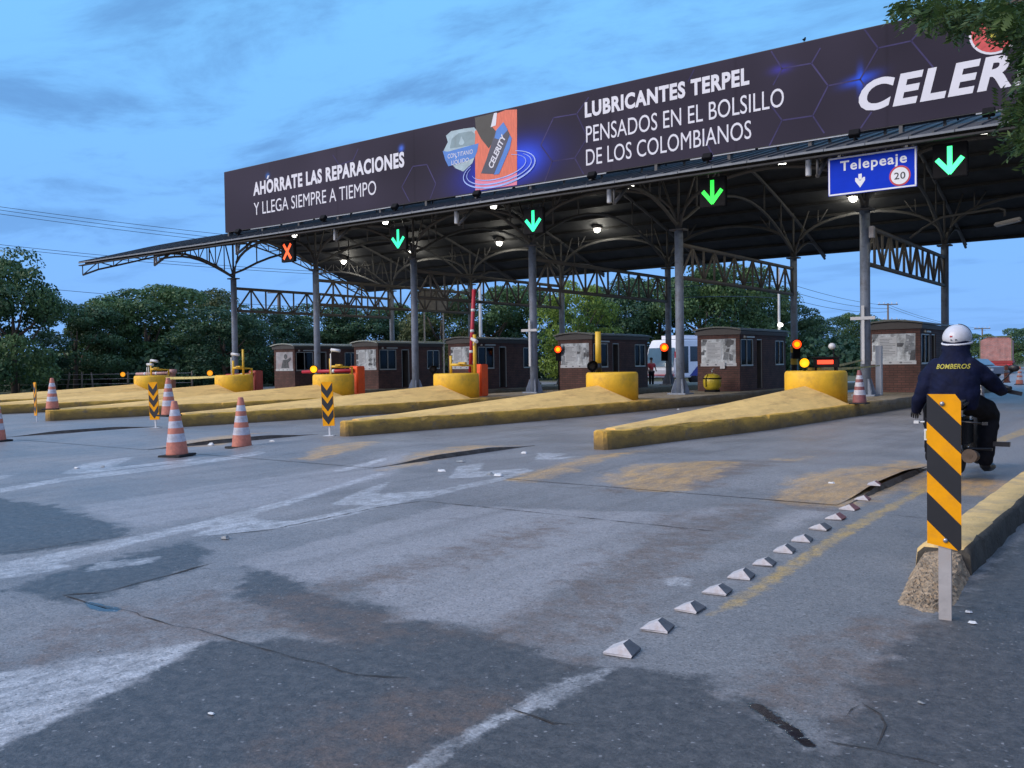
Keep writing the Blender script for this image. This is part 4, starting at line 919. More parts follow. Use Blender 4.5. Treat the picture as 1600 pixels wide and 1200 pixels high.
def make_booth(name, label, poster_mat, notice, roofmat):
    r = thing(name, label, 'toll booth', (0, 0, 0), 0, 'toll booths on the islands')
    side = [(.10, 1.32, 1.00, 2.02), (1.75, 2.35, 0.06, 2.04), (3.75, 4.75, 1.00, 2.0)]
    mb = MB()
    wall_run(mb, lambda u, t, z: (BW - t, u, z), BLn, 0, BZW, .10, side)
    wall_run(mb, lambda u, t, z: (-BW + t, u, z), BLn, 0, BZW, .10, [(.10, 1.32, 1.00, 2.02), (3.75, 4.75, 1.0, 2.0)])
    wall_run(mb, lambda u, t, z: (-BW + .10 + u, t, z), 2 * BW - .20, 0, BZW, .10, [(.06, 2 * BW - .26, 1.0, 2.04)])
    wall_run(mb, lambda u, t, z: (-BW + .10 + u, BLn - t, z), 2 * BW - .20, 0, BZW, .10, [(.3, 1.2, 1.0, 2.0)])
    mb.build('brick_wall', MT['wall_brick'], r)
    mb = MB(); mb.b2((-BW + .1, .1, -.0), (BW - .1, BLn - .1, .02)); mb.b2((-BW + .1, 2.6, .02), (BW - .1, 2.66, BZW)); mb.b2((-BW + .12, .14, .9), (BW - .35, .6, .96)); mb.build('interior', MT['interior'], r)
    for (y0, y1, z0, z1, sx) in ((.10, 1.32, 1.00, 2.02, 1), (3.75, 4.75, 1.0, 2.0, 1), (.10, 1.32, 1.0, 2.02, -1), (3.75, 4.75, 1.0, 2.0, -1)):
        x = sx * (BW - .03); mb = MB(); t = .03
        for a in ((y0, y0 + t), (y1 - t, y1), ((y0 + y1) / 2 - t / 2, (y0 + y1) / 2 + t / 2)): mb.b2((x - .025, a[0], z0), (x + .04, a[1], z1))
        mb.b2((x - .025, y0, z0 - .03), (x + .05, y1, z0 + t)); mb.b2((x - .025, y0, z1 - t), (x + .04, y1, z1))
        w = mb.build('window_frame', MT['alu'], r)
        mb = MB(); mb.b2((x - .005, y0 + t, z0 + t), (x + .003, (y0 + y1) / 2 - t / 2, z1 - t)); mb.b2((x - .005, (y0 + y1) / 2 + t / 2, z0 + t), (x + .003, y1 - t, z1 - t)); mb.build('pane', MT['glass'], w)
    mb = MB(); mb.b2((BW - .06, 1.75, .02), (BW - .02, 1.80, 2.04)); mb.b2((BW - .06, 2.30, .02), (BW - .02, 2.35, 2.04)); mb.b2((BW - .06, 1.75, 2.0), (BW - .02, 2.35, 2.04)); fr = mb.build('door_frame', MT['alu'], r)
    mb = MB(); mb.box((BW - .32, 2.28, 1.03), (.56, .04, 1.94)); d = mb.build('door', MT['booth_dark'], r)
    mb = MB(); mb.sphere((BW - .55, 2.24, 1.0), .03, 8, 6); mb.build('handle', MT['alu'], d)
    mb = MB(); mb.b2((-BW + .15, .005, 1.10), (BW - .15, .03, 2.04)); po = mb.build('poster', poster_mat, r)
    if poster_mat is MT['poster_pale']:
        mb = MB(); mb.add([(.12 + .15 * math.cos(a), .0, 1.78 + .15 * math.sin(a)) for a in np.linspace(0, 6.283, 14, endpoint=False)], [tuple(range(14))]); mb.add([(-.12, .0, 1.60), (.30, .0, 1.62), (.42, .0, 1.13), (-.28, .0, 1.13)], [(0, 1, 2, 3)]); mb.add([(.22, -.001, 1.60), (.55, -.001, 1.75), (.60, -.001, 1.60), (.30, -.001, 1.42)], [(0, 1, 2, 3)])
    else:
        mb = MB(); jr = random.Random(len(label) * 7 + int(len(notice)))
        for q_ in range(15):
            cx = jr.choice((jr.uniform(.14, .68), jr.uniform(.25, .6), jr.uniform(-.70, -.56))); cz = jr.uniform(1.14, 1.98); a_, b_ = jr.uniform(.04, .13), jr.uniform(.05, .16); e = -.0012 - .0004 * q_
            mb.add([(max(-.72, cx - a_), e, max(1.11, cz - b_)), (min(.72, cx + a_ * jr.uniform(.4, 1)), e, max(1.11, cz - b_ * jr.uniform(.5, 1))), (min(.72, cx + a_), e, min(2.03, cz + b_ * jr.uniform(.3, 1))), (max(-.72, cx - a_ * jr.uniform(.3, 1)), e, min(2.03, cz + b_))], [(0, 1, 2, 3)], jr.choice((0, 0, 1, 2)))
    mb.build('printed_picture', [MT['poster_dark'], MT['paper_grey'], MT['poster_mid']], po, recalc=False)
    mb = MB(); mb.b2((-BW + .13, -.004, .98), (BW - .13, .026, 1.10))
    st = mb.build('white_strip', MT['paper'], r)
    mb = MB()
    for x in (-.45, -.1, .25): mb.add([(x + .05 * math.cos(a), -.008, 1.04 + .03 * math.sin(a)) for a in np.linspace(0, 2 * math.pi, 12, endpoint=False)], [tuple(range(12))])
    mb.b2((.33, -.009, 1.03), (.6, -.006, 1.045)); mb.build('strip_logos', MT['paper_grey'], st, recalc=False)
    for (x0, z0, w_, h_) in notice:
        mb = MB(); mb.b2((x0, -.012, z0), (x0 + w_, .004, z0 + h_)); n_ = mb.build('notice', MT['paper'], po)
        mb = MB(); k = z0 + .05
        while k < z0 + h_ - .06: mb.b2((x0 + .05, -.016, k), (x0 + w_ - .05 - .1 * (int(k * 100) % 3), -.0125, k + .018)); k += .055
        mb.build('printed_lines', MT['paper_grey'], n_)
    # fascia and barrel roof with eaves
    mb = MB(); o_ = .12; n = 9
    prof = [(-BW - o_ + (2 * (BW + o_)) * i / (n - 1), BZW + .14 + .11 * math.sin(math.pi * i / (n - 1)) ** .8) for i in range(n)]
    pl_ = [(-BW - .06, BZW - .02)] + [(x * .97, z - .02) for x, z in prof] + [(BW + .06, BZW - .02)]
    mb.prism(pl_, lambda x, z, t: (x, t, z), -.08, BLn + .05); mb.build('fascia', MT['booth_dark'], r)
    mb = MB(); mb.prism(prof + [(x, z + .055) for x, z in prof[::-1]], lambda x, z, t: (x, t, z), -.20, BLn + .18); mb.build('roof', roofmat, r)
    mb = MB(); mb.b2((BW + .01, .6, 2.08), (BW + .05, 1.4, 2.14)); mb.sphere((BW + .10, .25, 2.1), .06, 8, 6); mb.build('wall_lamp', MT['alu'], r)
    return r
NOT1 = [(-.55, 1.32, .52, .62)]; NOT2 = [(-.50, 1.25, .62, .68)]; NOT0 = []
MT['booth_roof_dark'] = M('booth_roof_dark', (0.13, 0.14, 0.12), .5, 0, .2, 2)
BOOTH = [('toll_booth', 'toll booth with pale photo poster and light roof, farthest left', MT['poster_pale'], NOT0, MT['booth_roof']),
         ('toll_booth', 'toll booth with light roof edge and dark front side window behind the red barrier boom', MT['poster'], NOT1, MT['booth_roof']),
         ('toll_booth', 'toll booth behind the orange cabinet with raised red boom, clerk in the window', MT['poster'], NOT1, MT['booth_roof_dark']),
         ('toll_booth', 'toll booth behind the thick yellow post, white notice on its front', MT['poster'], NOT2, MT['booth_roof_dark']),
         ('toll_booth', 'toll booth with the round yellow tank standing at its front', MT['poster'], NOT2, MT['booth_roof_dark']),
         ('toll_booth', 'toll booth nearest the motorcyclist, large notice on its front window', MT['poster'], NOT2, MT['booth_roof_dark'])]
for k, a in enumerate(BOOTH):
    b_ = make_booth(*a); b_.location = (XF[k] + (.05 if k != 3 else -.1), 33.3, ZI)

# ------------------------------------------------------------------ chevron and striped markers
def clip_band(poly, fn, lo, hi):
    def half(P, f):
        out = []
        for i in range(len(P)):
            a, b_ = P[i], P[(i + 1) % len(P)]; fa, fb = f(a), f(b_)
            if fa >= 0: out.append(a)
            if fa * fb < 0: t = fa / (fa - fb); out.append((a[0] + (b_[0] - a[0]) * t, a[1] + (b_[1] - a[1]) * t))
        return out
    P = half(poly, lambda p: fn(*p) - lo); return half(P, lambda p: hi - fn(*p)) if len(P) > 2 else []
def make_chevron():
    r = thing('hazard_marker', '', 'hazard marker', (0, 0, 0), 0, 'black and yellow chevron markers at the island tips')
    mb = MB(); mb.b2((-.02, .0, 0), (.02, .03, 1.0)); mb.b2((-.12, -.08, 0), (.12, .10, .012)); mb.build('post', MT['post_white'], r)
    mb = MB(); P = [(-.138, .22), (.138, .22), (.138, 1.16), (.115, 1.19), (-.115, 1.19), (-.138, 1.16)]
    mb.prism(P, lambda x, z, t: (x, t, z), -.022, -.002)
    pn = mb.build('panel', MT['sign_yellow'], r)
    mb = MB()
    for z in (1.02, .73, .44):
        for s in (-1, 1): mb.add([(s * .130, -.026, z + .15), (s * .130, -.026, z - .02), (0, -.026, z - .19), (0, -.026, z - .02)], [(0, 1, 2, 3)])
    mb.build('black_chevrons', MT['sign_black'], pn, recalc=False)
    return r
ch = make_chevron(); CHL = [((515, 681), 'chevron marker at the tip of the middle yellow island', 0), ((243, 669), 'chevron marker just left of the pair of cones', 0), ((57, 661), 'chevron marker seen edge on at the far left beside a cone', 1.15)]
for i, (p_, l, rz) in enumerate(CHL):
    o = ch if i == 0 else copy_tree(ch); q = gnd(*p_); o.location = q; o['label'] = l; o.rotation_euler = (0, R(-2), .35 + rz * -.5 if rz else .42)
# the big striped one on the right
q = gnd(1477, 968)
r = thing('striped_marker', 'tall black and orange diagonal striped hazard board on a bare metal post', 'hazard marker', q, R(6))
mb = MB(); mb.b2((-.034, -.012, 0), (.034, .0, 1.30)); mb.b2((.022, .0, 0), (.034, .036, 1.30)); mb.b2((-.034, .0, 0), (-.022, .036, 1.30)); mb.build('post', MT['galv'], r)
Bp = [(-.093, .445), (.075, .412), (.088, .425), (.088, 1.275), (.058, 1.318), (-.092, 1.318)]
mb = MB(); mb.prism(Bp, lambda x, z, t: (x, t, z), -.019, -.014); pn = mb.build('board', MT['sign_yellow'], r)
mb = MB(); stripe = lambda x, z: z + 1.02 * x
z = 1.318 - 1.02 * .092 - .155
for hi in (1.228, .938, .650):
    P = clip_band(Bp, stripe, hi - .165, hi)
    if len(P) > 2: mb.add([(x, -.021, zz) for x, zz in P], [tuple(range(len(P)))])
mb.build('black_stripes', MT['sign_black'], pn, recalc=False)
mb = MB()
for (x, zz) in ((-.01, 1.262), (.005, .468)): mb.sphere((x, -.024, zz), (.014, .008, .014), 10, 6)
mb.build('bolt', MT['chrome'], pn)

# ------------------------------------------------------------------ traffic cones
def make_cone(mc=MT['cone']):
    r = thing('traffic_cone', '', 'traffic cone', (0, 0, 0), 0, 'worn orange traffic cones')
    prof = [(.19, .03), (.185, .06), (.163, .26), (.140, .40), (.127, .50), (.107, .62), (.095, .71), (.075, .82), (.05, .955), (.04, .97), (.0, .972)]
    mis = [0, 0, 0, 1, 0, 1, 0, 0, 0, 0]
    mis = [0, 0, 1, 0, 1, 0, 1, 0, 0, 0]
    mb = MB(); mb.lathe((0, 0, 0), prof, 24, mis=mis); mb.build('cone_body', [mc, MT['cone_band']], r)
    mb = MB(); mb.box((0, 0, .02), (.46, .46, .04)); mb.build('rubber_base', MT['rubber'], r, bevel=.01)
    return r
cn = make_cone(); CN = [((378, 700), 0, 'traffic cone standing alone right of the pair, on the road', 0), ((277, 713), 0, 'nearest traffic cone, overlapping the cone behind it', .3), ((264, 662), 0, 'traffic cone on the island tip right behind the nearest cone', .1),
      ((82, 640), ZI, 'traffic cone on the tip of a yellow island at the far left', .6), ((-5, 690), 0, 'traffic cone cut off by the left edge of the photo', .2)]
for i, (p_, z, l, rz) in enumerate(CN):
    o = cn if i == 0 else copy_tree(cn); q = gnd(p_[0], p_[1], z)
    if i == 2: q = Vector((XF[3] + .05, 14.2, ZI)); q = gnd(264, 650, ZI)
    if i == 3: q = gnd(82, 640, ZI)
    o.location = q; o.rotation_euler = (R(1), R(-1.5 if i == 1 else 1), rz); o['label'] = l
cd = make_cone(MT['cone_dark']); cd.location = gnd(1343, 631, ZI); cd['label'] = 'dirty dark red traffic cone beside the yellow drum and grey column'; cd.scale = (.95, .95, .92)
for (p_, l) in (((1593, 601), 'small far traffic cone with white bands at the right edge'),):
    o = copy_tree(cn); o.location = gnd(*p_); o['label'] = l; o.scale = (1, 1, 1)

# ------------------------------------------------------------------ road studs
st = None; SP = [(972, 1022), (1028, 985), (1078, 955), (1121, 928), (1159, 904), (1194, 884), (1226, 864), (1254, 847), (1282, 829), (1306, 813), (1327, 798), (1348, 783), (1366, 768)]
ORD = ['nearest', 'second nearest', 'third nearest', 'fourth nearest', 'fifth nearest', 'sixth nearest', 'seventh, middle', 'sixth farthest', 'fifth farthest', 'fourth farthest', 'third farthest', 'second farthest', 'farthest']
for i, p_ in enumerate(SP):
    q = gnd(p_[0], p_[1] - 2); jr = random.Random(i)
    h, a, b_ = .058, .084, .082
    mb = MB(); vs = [(-a, -b_, 0), (a, -b_, 0), (a, b_, 0), (-a, b_, 0), (-a, -b_, .012), (a, -b_, .012), (a, b_, .012), (-a, b_, .012), (.014, -.040, h), (.014, .066, h)]
    F = [(0, 1, 5, 4), (1, 2, 6, 5), (2, 3, 7, 6), (3, 0, 4, 7), (4, 5, 8), (5, 6, 9, 8), (6, 7, 9), (7, 4, 8, 9), (3, 2, 1, 0)]
    vs = [(x + jr.uniform(-.006, .006), y + jr.uniform(-.006, .006), z + (jr.uniform(-.007, .004) if z > .02 else 0)) for x, y, z in vs]
    mb.add(vs, F); mb.m = [0, 1, 0, 0, 0, 1, 0, 0, 0]
    o = mb.build('road_stud', [MT['stud_front'], MT['stud_red'] if i > 8 else MT['stud_side']], None, recalc=True)
    o.location = (q.x, q.y, .004 if i < 10 else float(hump_vec(q.y)) * (1 if q.x < -2.85 else 0) + .004); o.rotation_euler = (0, 0, jr.uniform(-.14, .14) + .05); s_ = jr.uniform(.86, .97); o.scale = (s_, s_, s_)
    tag(o, ORD[i] + (' of the thirteen pyramid studs lining the lane, ' + ('grey white concrete' if i < 9 else 'reddish right face')), 'road stud', 'pyramid road studs in a row')

# ------------------------------------------------------------------ kerb on the right and broken concrete end
MT['curb'] = MT['curb']
mb = MB(); jr = random.Random(21); yy = [6.05, 6.2, 6.5, 7.0, 7.5, 8.2, 9, 10, 11, 12, 13.5, 15, 17, 20, 24, 30, 38, 47]
yy = sorted(y for y in set(yy + list(np.arange(6.98, 16, .28))) if y > 6.9); vs = []
for i, y in enumerate(yy):
    w0, w1 = -1.56, -1.22; j = lambda s=.012: jr.uniform(-s, s); h = .195 if i else .17
    vs += [(w0 - .01 + j(.004), y, 0), (w0 + j(.006), y, h - .045), (w0 + .045 + j(.006), y, h + j(.005)), (w1 - .03 + j(.012), y, h + j(.006)), (w1 + j(.012), y, h - .03), (w1 + .02 + j(.012), y, -.01)]
n = len(yy)
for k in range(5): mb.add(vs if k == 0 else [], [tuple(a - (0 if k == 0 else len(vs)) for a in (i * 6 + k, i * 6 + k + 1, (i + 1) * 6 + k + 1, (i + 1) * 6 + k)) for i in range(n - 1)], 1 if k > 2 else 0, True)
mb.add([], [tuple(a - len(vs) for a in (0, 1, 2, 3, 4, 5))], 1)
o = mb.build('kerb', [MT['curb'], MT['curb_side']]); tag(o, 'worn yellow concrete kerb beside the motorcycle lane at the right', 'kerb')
mb = MB(); nx, ny = 26, 60; vs = []; jr = np.random.RandomState(4)
for j in range(ny):
    for i in range(nx):
        u, v_ = i / (nx - 1), j / (ny - 1); y = 5.84 + 1.22 * v_; x0 = -1.44 - .12 * min(1, v_ * 1.3); x1 = -1.12 - .10 * v_; x = x0 + (x1 - x0) * u
        e = min(1, min(u, 1 - u) * 6) * min(1, v_ * 9); hgt = (.03 + .14 * v_ ** 1.6) * e * (1 + .22 * math.sin(11 * v_ + 4 * u) * (1 - v_))
        vs.append((x + jr.uniform(-.007, .007), y + jr.uniform(-.009, .009) + .05 * math.sin(u * 8), max(-.01, hgt + jr.uniform(-.016, .016) * e * (1 - .6 * v_) - .006)))
mb.add(vs, [(j * nx + i, j * nx + i + 1, (j + 1) * nx + i + 1, (j + 1) * nx + i) for j in range(ny - 1) for i in range(nx - 1)])
o = mb.build('broken_concrete', MT['rubble'], recalc=False); tag(o, 'crumbled brown concrete lump at the broken end of the kerb behind the striped board', 'rubble')

# ------------------------------------------------------------------ pipe frames, cameras, barriers, lamps on the islands
def cam_on(parent, base, top, look, white=True):
    mb = MB(); mb.tube([base, (base[0], base[1], top[2] - .15), (base[0] + (top[0] - base[0]) * .4, base[1], top[2] - .03), top], .025, 8); mb.build('camera_arm', MT['cam_white'], parent)
    mb = MB(); d = Vector(look).normalized(); t = Vector(top); mb.tube([t - d * .14, t + d * .26], .065, 10); mb.build('camera', MT['cam_white'], parent)
FR = [(0, 'yellow pipe frame with two white cameras on the farthest left drum', (-.25, .62), 1.95, True), (1, 'yellow pipe frame with a tall extra post on the second drum from the left', (-.2, .68), 2.15, True),
      (2, 'yellow pipe frame with white curved camera arm beside the red boom and orange cabinet', (-.3, .72), 2.2, True), (3, 'yellow pipe frame with tall camera post beside the raised red boom', (-.35, .62), 2.35, True)]
for k, l, (xa, xb), zt, two in FR:
    f = thing('pipe_frame', l, 'pipe frame', (XF[k], 25.3, 0), 0, 'yellow pipe frames on the crash drums'); zb = 1.2
    mb = MB(); mb.tube([(xa, 0, zb), (xa, 0, 1.85)], .05, 10); mb.build('post', MT['pipe_yellow'], f)
    mb = MB(); mb.tube([(xa, 0, 1.52), (xb - .56, 0, 1.52), (xb - .56, .15, 1.50), (xb - .56, .75, 1.48), (xb - .56, .78, ZI)], .05, 10); mb.b2((.05, -.06, 1.55), (.35, .06, 1.61)); mb.build('crossbar', MT['pipe_yellow'], f)
    if k in (1, 3): mb = MB(); xq = xb if k == 3 else .25; mb.tube([(xq, .2, zb), (xq, .2, 2.6 if k == 3 else 2.35)], .065 if k == 3 else .05, 10); mb.build('tall_post', MT['pipe_yellow'], f)
    if k == 3: cam_on(f, (.66, .1, 2.2), (.78, -.05, 2.40), (.8, -.35, -.25))
    else: cam_on(f, (.0 if k else -.05, -.25, zb), (.22 if k else .35, -.25, zt - .02), (.9, .25, -.12))
    if k == 0: cam_on(f, (-.12, -.3, zb), (.08, -.3, 1.75), (.9, .1, -.05))
# single thick yellow post on drum 4
q = at_y(935, 573, 25.2)
f = thing('yellow_post', 'single thick yellow steel post on the drum in front of a booth', 'post', (q.x, 25.2, 1.2)); mb = MB(); mb.tube([(0, 0, .28), (0, 0, 1.32)], .095, 14); mb.build('pipe', MT['pipe_yellow'], f); mb = MB(); mb.tube([(0, 0, 0), (0, 0, .30)], .11, 14); mb.build('dark_foot', MT['bike_black'], f)
# beacons on the drums
def beacon(name, label, loc, mat, s=1.0, group='round lamps on the drums', tilt=.3, rz=0):
    b_ = thing(name, label, 'warning lamp', loc, rz, group)
    mb = MB(); mb.lathe((0, 0, 0), [(.10 * s, .16 * s), (.15 * s, .10 * s), (.16 * s, -.02 * s)], 16, axis='Y'); mb.lathe((0, 0, 0), [(.165 * s, -.02 * s), (.175 * s, -.14 * s), (.16 * s, -.14 * s), (.15 * s, -.02 * s)], 16, axis='Y'); mb.build('housing', MT['black'], b_)
    mb = MB(); n_ = 12; vs = [(.172 * s * math.cos(a), y, .172 * s * math.sin(a)) for a in np.linspace(.25, math.pi - .25, n_) for y in (-.10 * s, -.24 * s)]; mb.add(vs, [(2 * q, 2 * q + 1, 2 * q + 3, 2 * q + 2) for q in range(n_ - 1)]); mb.build('hood', MT['black'], b_, recalc=False)
    mb = MB(); mb.lathe((0, 0, 0), [(.148 * s, -.02 * s), (.12 * s, -.05 * s), (.06 * s, -.07 * s), (0, -.075 * s)], 16, axis='Y'); mb.build('lens', mat, b_)
    return b_
def foot(b_, h, mat=MT['black']):
    mb = MB(); mb.tube([(0, .08, -.1), (0, .08, -h)], .035, 8); mb.build('stem', mat, b_)
q = at_y(106, 0, 1)
for (px, py, k, m_, s, l, rz) in ((192, 585, 0, 'amber_dim', .8, 'small glowing amber lamp on the farthest left drum', .9), (328, 583, 1, 'amber_dim', .85, 'small glowing amber lamp on the second drum from the left', .9), (490, 577, 2, 'amber', .95, 'glowing amber lamp in front of the red boom', .9),
                          (676, 577, 3, 'black', .8, 'unlit black lamp on the drum by the raised boom', .9), (925, 572, 4, 'black', 1.0, 'unlit black funnel lamp at the foot of the thick yellow post', .7), (1257, 567, 5, 'amber', .85, 'bright amber lamp on the nearest drum', .3)):
    q = at_y(px, py, 24.75); b_ = beacon('warning_lamp', l, q, MT[m_] if m_ != 'black' else MT['rubber'], s, rz=rz); foot(b_, q.z - 1.19)
# red light bar and camera on the nearest drum
q = at_y(1290, 566, 24.9); b_ = thing('light_bar', 'red glowing light bar on the nearest yellow drum', 'light bar', q, .1)
mb = MB(); mb.b2((-.33, .02, -.14), (.33, .16, .12)); mb.b2((-.36, -.03, .12), (.36, .18, .15)); mb.build('housing', MT['black'], b_)
mb = MB(); mb.b2((-.22, 0, -.05), (.20, .02, .06)); mb.build('lens', MT['redbar'], b_); mb = MB(); mb.b2((-.3, .05, 1.2 - q.z), (-.25, .1, -.1)); mb.b2((.25, .05, 1.2 - q.z), (.3, .1, -.1)); mb.build('feet', MT['black'], b_)
q = at_y(1300, 541, 25.1); b_ = thing('dome_camera', 'small white dome camera on a thin stalk above the red light bar', 'camera', q)
mb = MB(); mb.sphere((0, 0, 0), (.10, .10, .09), 12, 8); mb.build('dome', MT['cam_white'], b_); mb = MB(); mb.tube([(.03, .02, -.02), (.06, .05, 1.2 - q.z)], .022, 6); mb.build('stalk', MT['black'], b_)
# red-amber signals at the column line behind
for (px, py, Y, s, l) in ((872, 546, 33.2, 1.0, 'red amber signal at the front corner of the booth with the thick post'), (1038, 543, 41.7, 1.35, 'red amber signal on the black and yellow striped column by the bus'), (1245, 538, 41.6, 1.35, 'red amber signal above the amber lamp of the nearest drum')):
    q = at_y(px, py, Y); b_ = beacon('signal_lamp', l, q, MT['redamber'], s, 'red amber signal lamps', rz=.45)
    mb = MB(); mb.b2((-.12 * s, .02, -.50 * s), (.12 * s, .14, .10 * s)); mb.build('case', MT['black'], b_)
    mb = MB(); mb.lathe((0, 0, 0), [(.165 * s, -.03 * s), (.10 * s, -.085 * s), (.095 * s, -.06 * s)], 16, axis='Y'); mb.build('lens_ring', MT['redlamp'], b_)
    if Y < 40: mb = MB(); mb.tube([(0, .1, -.3), (0, .1, ZI - q.z)], .03, 6); mb.build('stem', MT['black'], b_)
# black and yellow wrap on a back column
mb = MB(); 
for i in range(6): mb.lathe((XF[4], YB, 0), [(.172, .45 + i * .28), (.172, .45 + (i + 1) * .28)], 16, mi=i % 2)
o = mb.build('column_wrap', [MT['sign_black'], M('wrap_yellow', (.42, .30, .04), .6)]); tag(o, 'black and yellow banded sleeve around the back column beside the bus', 'column sleeve')
# barrier cabinets and booms
CB = [(0, (270, 577), 'pink', 'pale pink round capped post behind the paired cones'), (1, (399, 579), 'faded_red', 'faded red barrier cabinet beside the second drum'), (2, (557, 572), 'orange_box', 'bright orange barrier cabinet with lowered red boom'), (3, (748, 569), 'orange_box', 'bright orange barrier cabinet with raised red boom')]
for k, (px, py), m_, l in CB:
    Y = 26.6; q = at_y(px, py, Y); h = q.z - ZI
    c = thing('barrier_cabinet', l, 'barrier', (q.x, Y, ZI), 0, 'lane barrier cabinets')
    mb = MB()
    if k == 0: mb.lathe((0, 0, 0), [(.13, 0), (.13, h - .22), (.19, h - .20), (.20, h - .02), (.16, h)], 16)
    else: mb.b2((-.22, -.22, 0), (.28, .22, h))
    mb.build('cabinet', MT[m_], c, bevel=0 if k == 0 else .03)
    if k > 0:
        mb = MB(); mb.b2((-.17, -.235, .08), (.23, -.223, h - .3)); mb.build('door', MT[m_], c)
    mb = MB(); mb.tube([(-.05, -.26, h - .15), (-.05, .1, h - .15)], .07, 10); mb.build('hub', MT['cam_white'], c)
    if k == 3:
        top = at_y(740, 452, Y - .3); mb = MB(); mb.tube([(-.18, -.28, h - .3), (top.x - q.x, -.28, top.z - ZI)], .075, 10)
        bo = mb.build('boom', MT['boom_red'], c); mb = MB()
        for t in (.25, .5, .75): mb.lathe((-.18 + (top.x - q.x + .18) * t, -.28, h - .3 + (top.z - ZI - h + .3) * t), [(.079, -.05), (.079, .05)], 12)
        mb.build('white_band', MT['paper'], bo)
    else:
        Ln = {0: 2.6, 1: 1.6, 2: 2.9}[k]; mb = MB(); mb.tube([(.1, -.28, h - .18), (-Ln, -.42, h - .22)], .075, 10); bo = mb.build('boom', MT['pink'] if k == 0 else MT['boom_red'], c)
        mb = MB()
        for t in (.35, .7): mb.tube([(.1 - (Ln + .1) * t, -.28 - .14 * t, h - .18 - .04 * t), (.1 - (Ln + .1) * t - .12, -.28 - .14 * t - .006, h - .18 - .04 * t - .002)], .079, 12)
        mb.build('white_band', MT['paper'], bo)
# cross shaped antennas on two columns
for (k, py0, py1, py2, l) in ((5, 595, 475, 465, 'thin pale metal cross fixed to the column left of the nearest booth'), (3, 575, 516, 512, 'thin pale metal cross on the column right of the raised boom')):
    Y = YF - .26; a = thing('metal_cross', l, 'bracket', (XF[k], Y, 0), 0, 'pale metal crosses on columns'); zc = at_y(1352 if k == 5 else 830, 497 if k == 5 else 516, Y).z
    mb = MB(); mb.b2((-.045, -.02, zc - 1.45), (.045, .02, zc + .40)); mb.build('upright', MT['cam_white'], a); mb = MB(); mb.b2((-.38, -.05, zc - .05), (.38, -.021, zc + .05)); mb.build('crossbar', MT['cam_white'], a)
    mb = MB(); mb.b2((-.03, .02, zc - .3), (.03, .14, zc - .24)); mb.b2((-.03, .02, zc - 1.2), (.03, .14, zc - 1.14)); mb.build('clamp', MT['galv'], a)
# slim grey post by the nearest booth, caution tape
q = gnd(1374, 648, ZI); q = at_y(1374, 640, 30.6)
a = thing('slim_post', 'slim square pale grey post between the column and the nearest booth', 'post', (q.x, 30.6, ZI)); zt = at_y(1371, 540, 30.6).z
mb = MB(); mb.b2((-.09, -.09, 0), (.09, .09, zt - ZI)); mb.build('shaft', MT['post_white'], a, bevel=.01)
P0 = at_y(1262, 577, 24.6); P1 = at_y(1375, 571, 30.48); mb = MB()
def ribbon(mb, a, b_, w, sag, n=14, tw=0):
    vs = []
    for i in range(n + 1):
        t = i / n; p_ = Vector(a).lerp(Vector(b_), t); p_.z -= sag * 4 * t * (1 - t); an = tw * t
        vs += [p_ + Vector((0, math.sin(an) * w, math.cos(an) * w)), p_ - Vector((0, math.sin(an) * w, math.cos(an) * w))]
    mb.add(vs, [(2 * i, 2 * i + 1, 2 * i + 3, 2 * i + 2) for i in range(n)])
ribbon(mb, P0, P1, .045, .04, tw=1.2); ribbon(mb, P0 + Vector((.2, .5, .02)), at_y(1345, 563, 29.8), .04, .02, tw=-1)
o = mb.build('caution_tape', MT['tape'], recalc=False); tag(o, 'yellow caution tape stretched from the nearest drum to the slim grey post', 'caution tape')
mb = MB(); ribbon(mb, at_y(235, 590, 25.2), at_y(395, 583, 26.3), .06, .10, tw=1); o = mb.build('caution_tape', MT['tape'], recalc=False); tag(o, 'yellow tape hanging between the two farthest left drums', 'caution tape')
# yellow round tank
q = gnd(1113, 614, ZI); q = Vector((XF[4] - .05, 32.55, ZI)); tq = at_y(1113, 614, 32.4); q.x = tq.x; q.y = 32.4
a = thing('round_tank', 'yellow round tank with black strap, small valve on top, in front of a booth', 'tank', q)
mb = MB(); mb.lathe((0, 0, 0), [(.0, .06), (.22, .08), (.33, .22), (.345, .38), (.34, .50), (.28, .62), (.18, .69), (.0, .71)], 24); mb.build('body', MT['ball'], a)
mb = MB(); mb.lathe((0, 0, 0), [(.352, .50), (.352, .545), (.34, .545)], 24); mb.tube([(-.10, -.345, .2), (-.10, -.355, .5), (-.06, -.26, .68)], .018, 6); mb.build('strap', MT['black'], a)
mb = MB(); mb.tube([(0, 0, .7), (0, 0, .85)], .03, 8); mb.tube([(-.05, 0, .82), (.09, 0, .90)], .02, 6); mb.build('valve', MT['chrome'], a)
mb = MB(); mb.b2((-.22, -.22, 0), (.22, .22, .09)); mb.build('stand', MT['black'], a)
mb = MB(); mb.b2((-.10, -.015, 0), (.10, 0, .26)); q = at_y(1129, 576, 33.24); o = mb.build('paper_notice', MT['paper'], None, q); tag(o, 'small white paper notice on the brick above the yellow tank', 'notice')
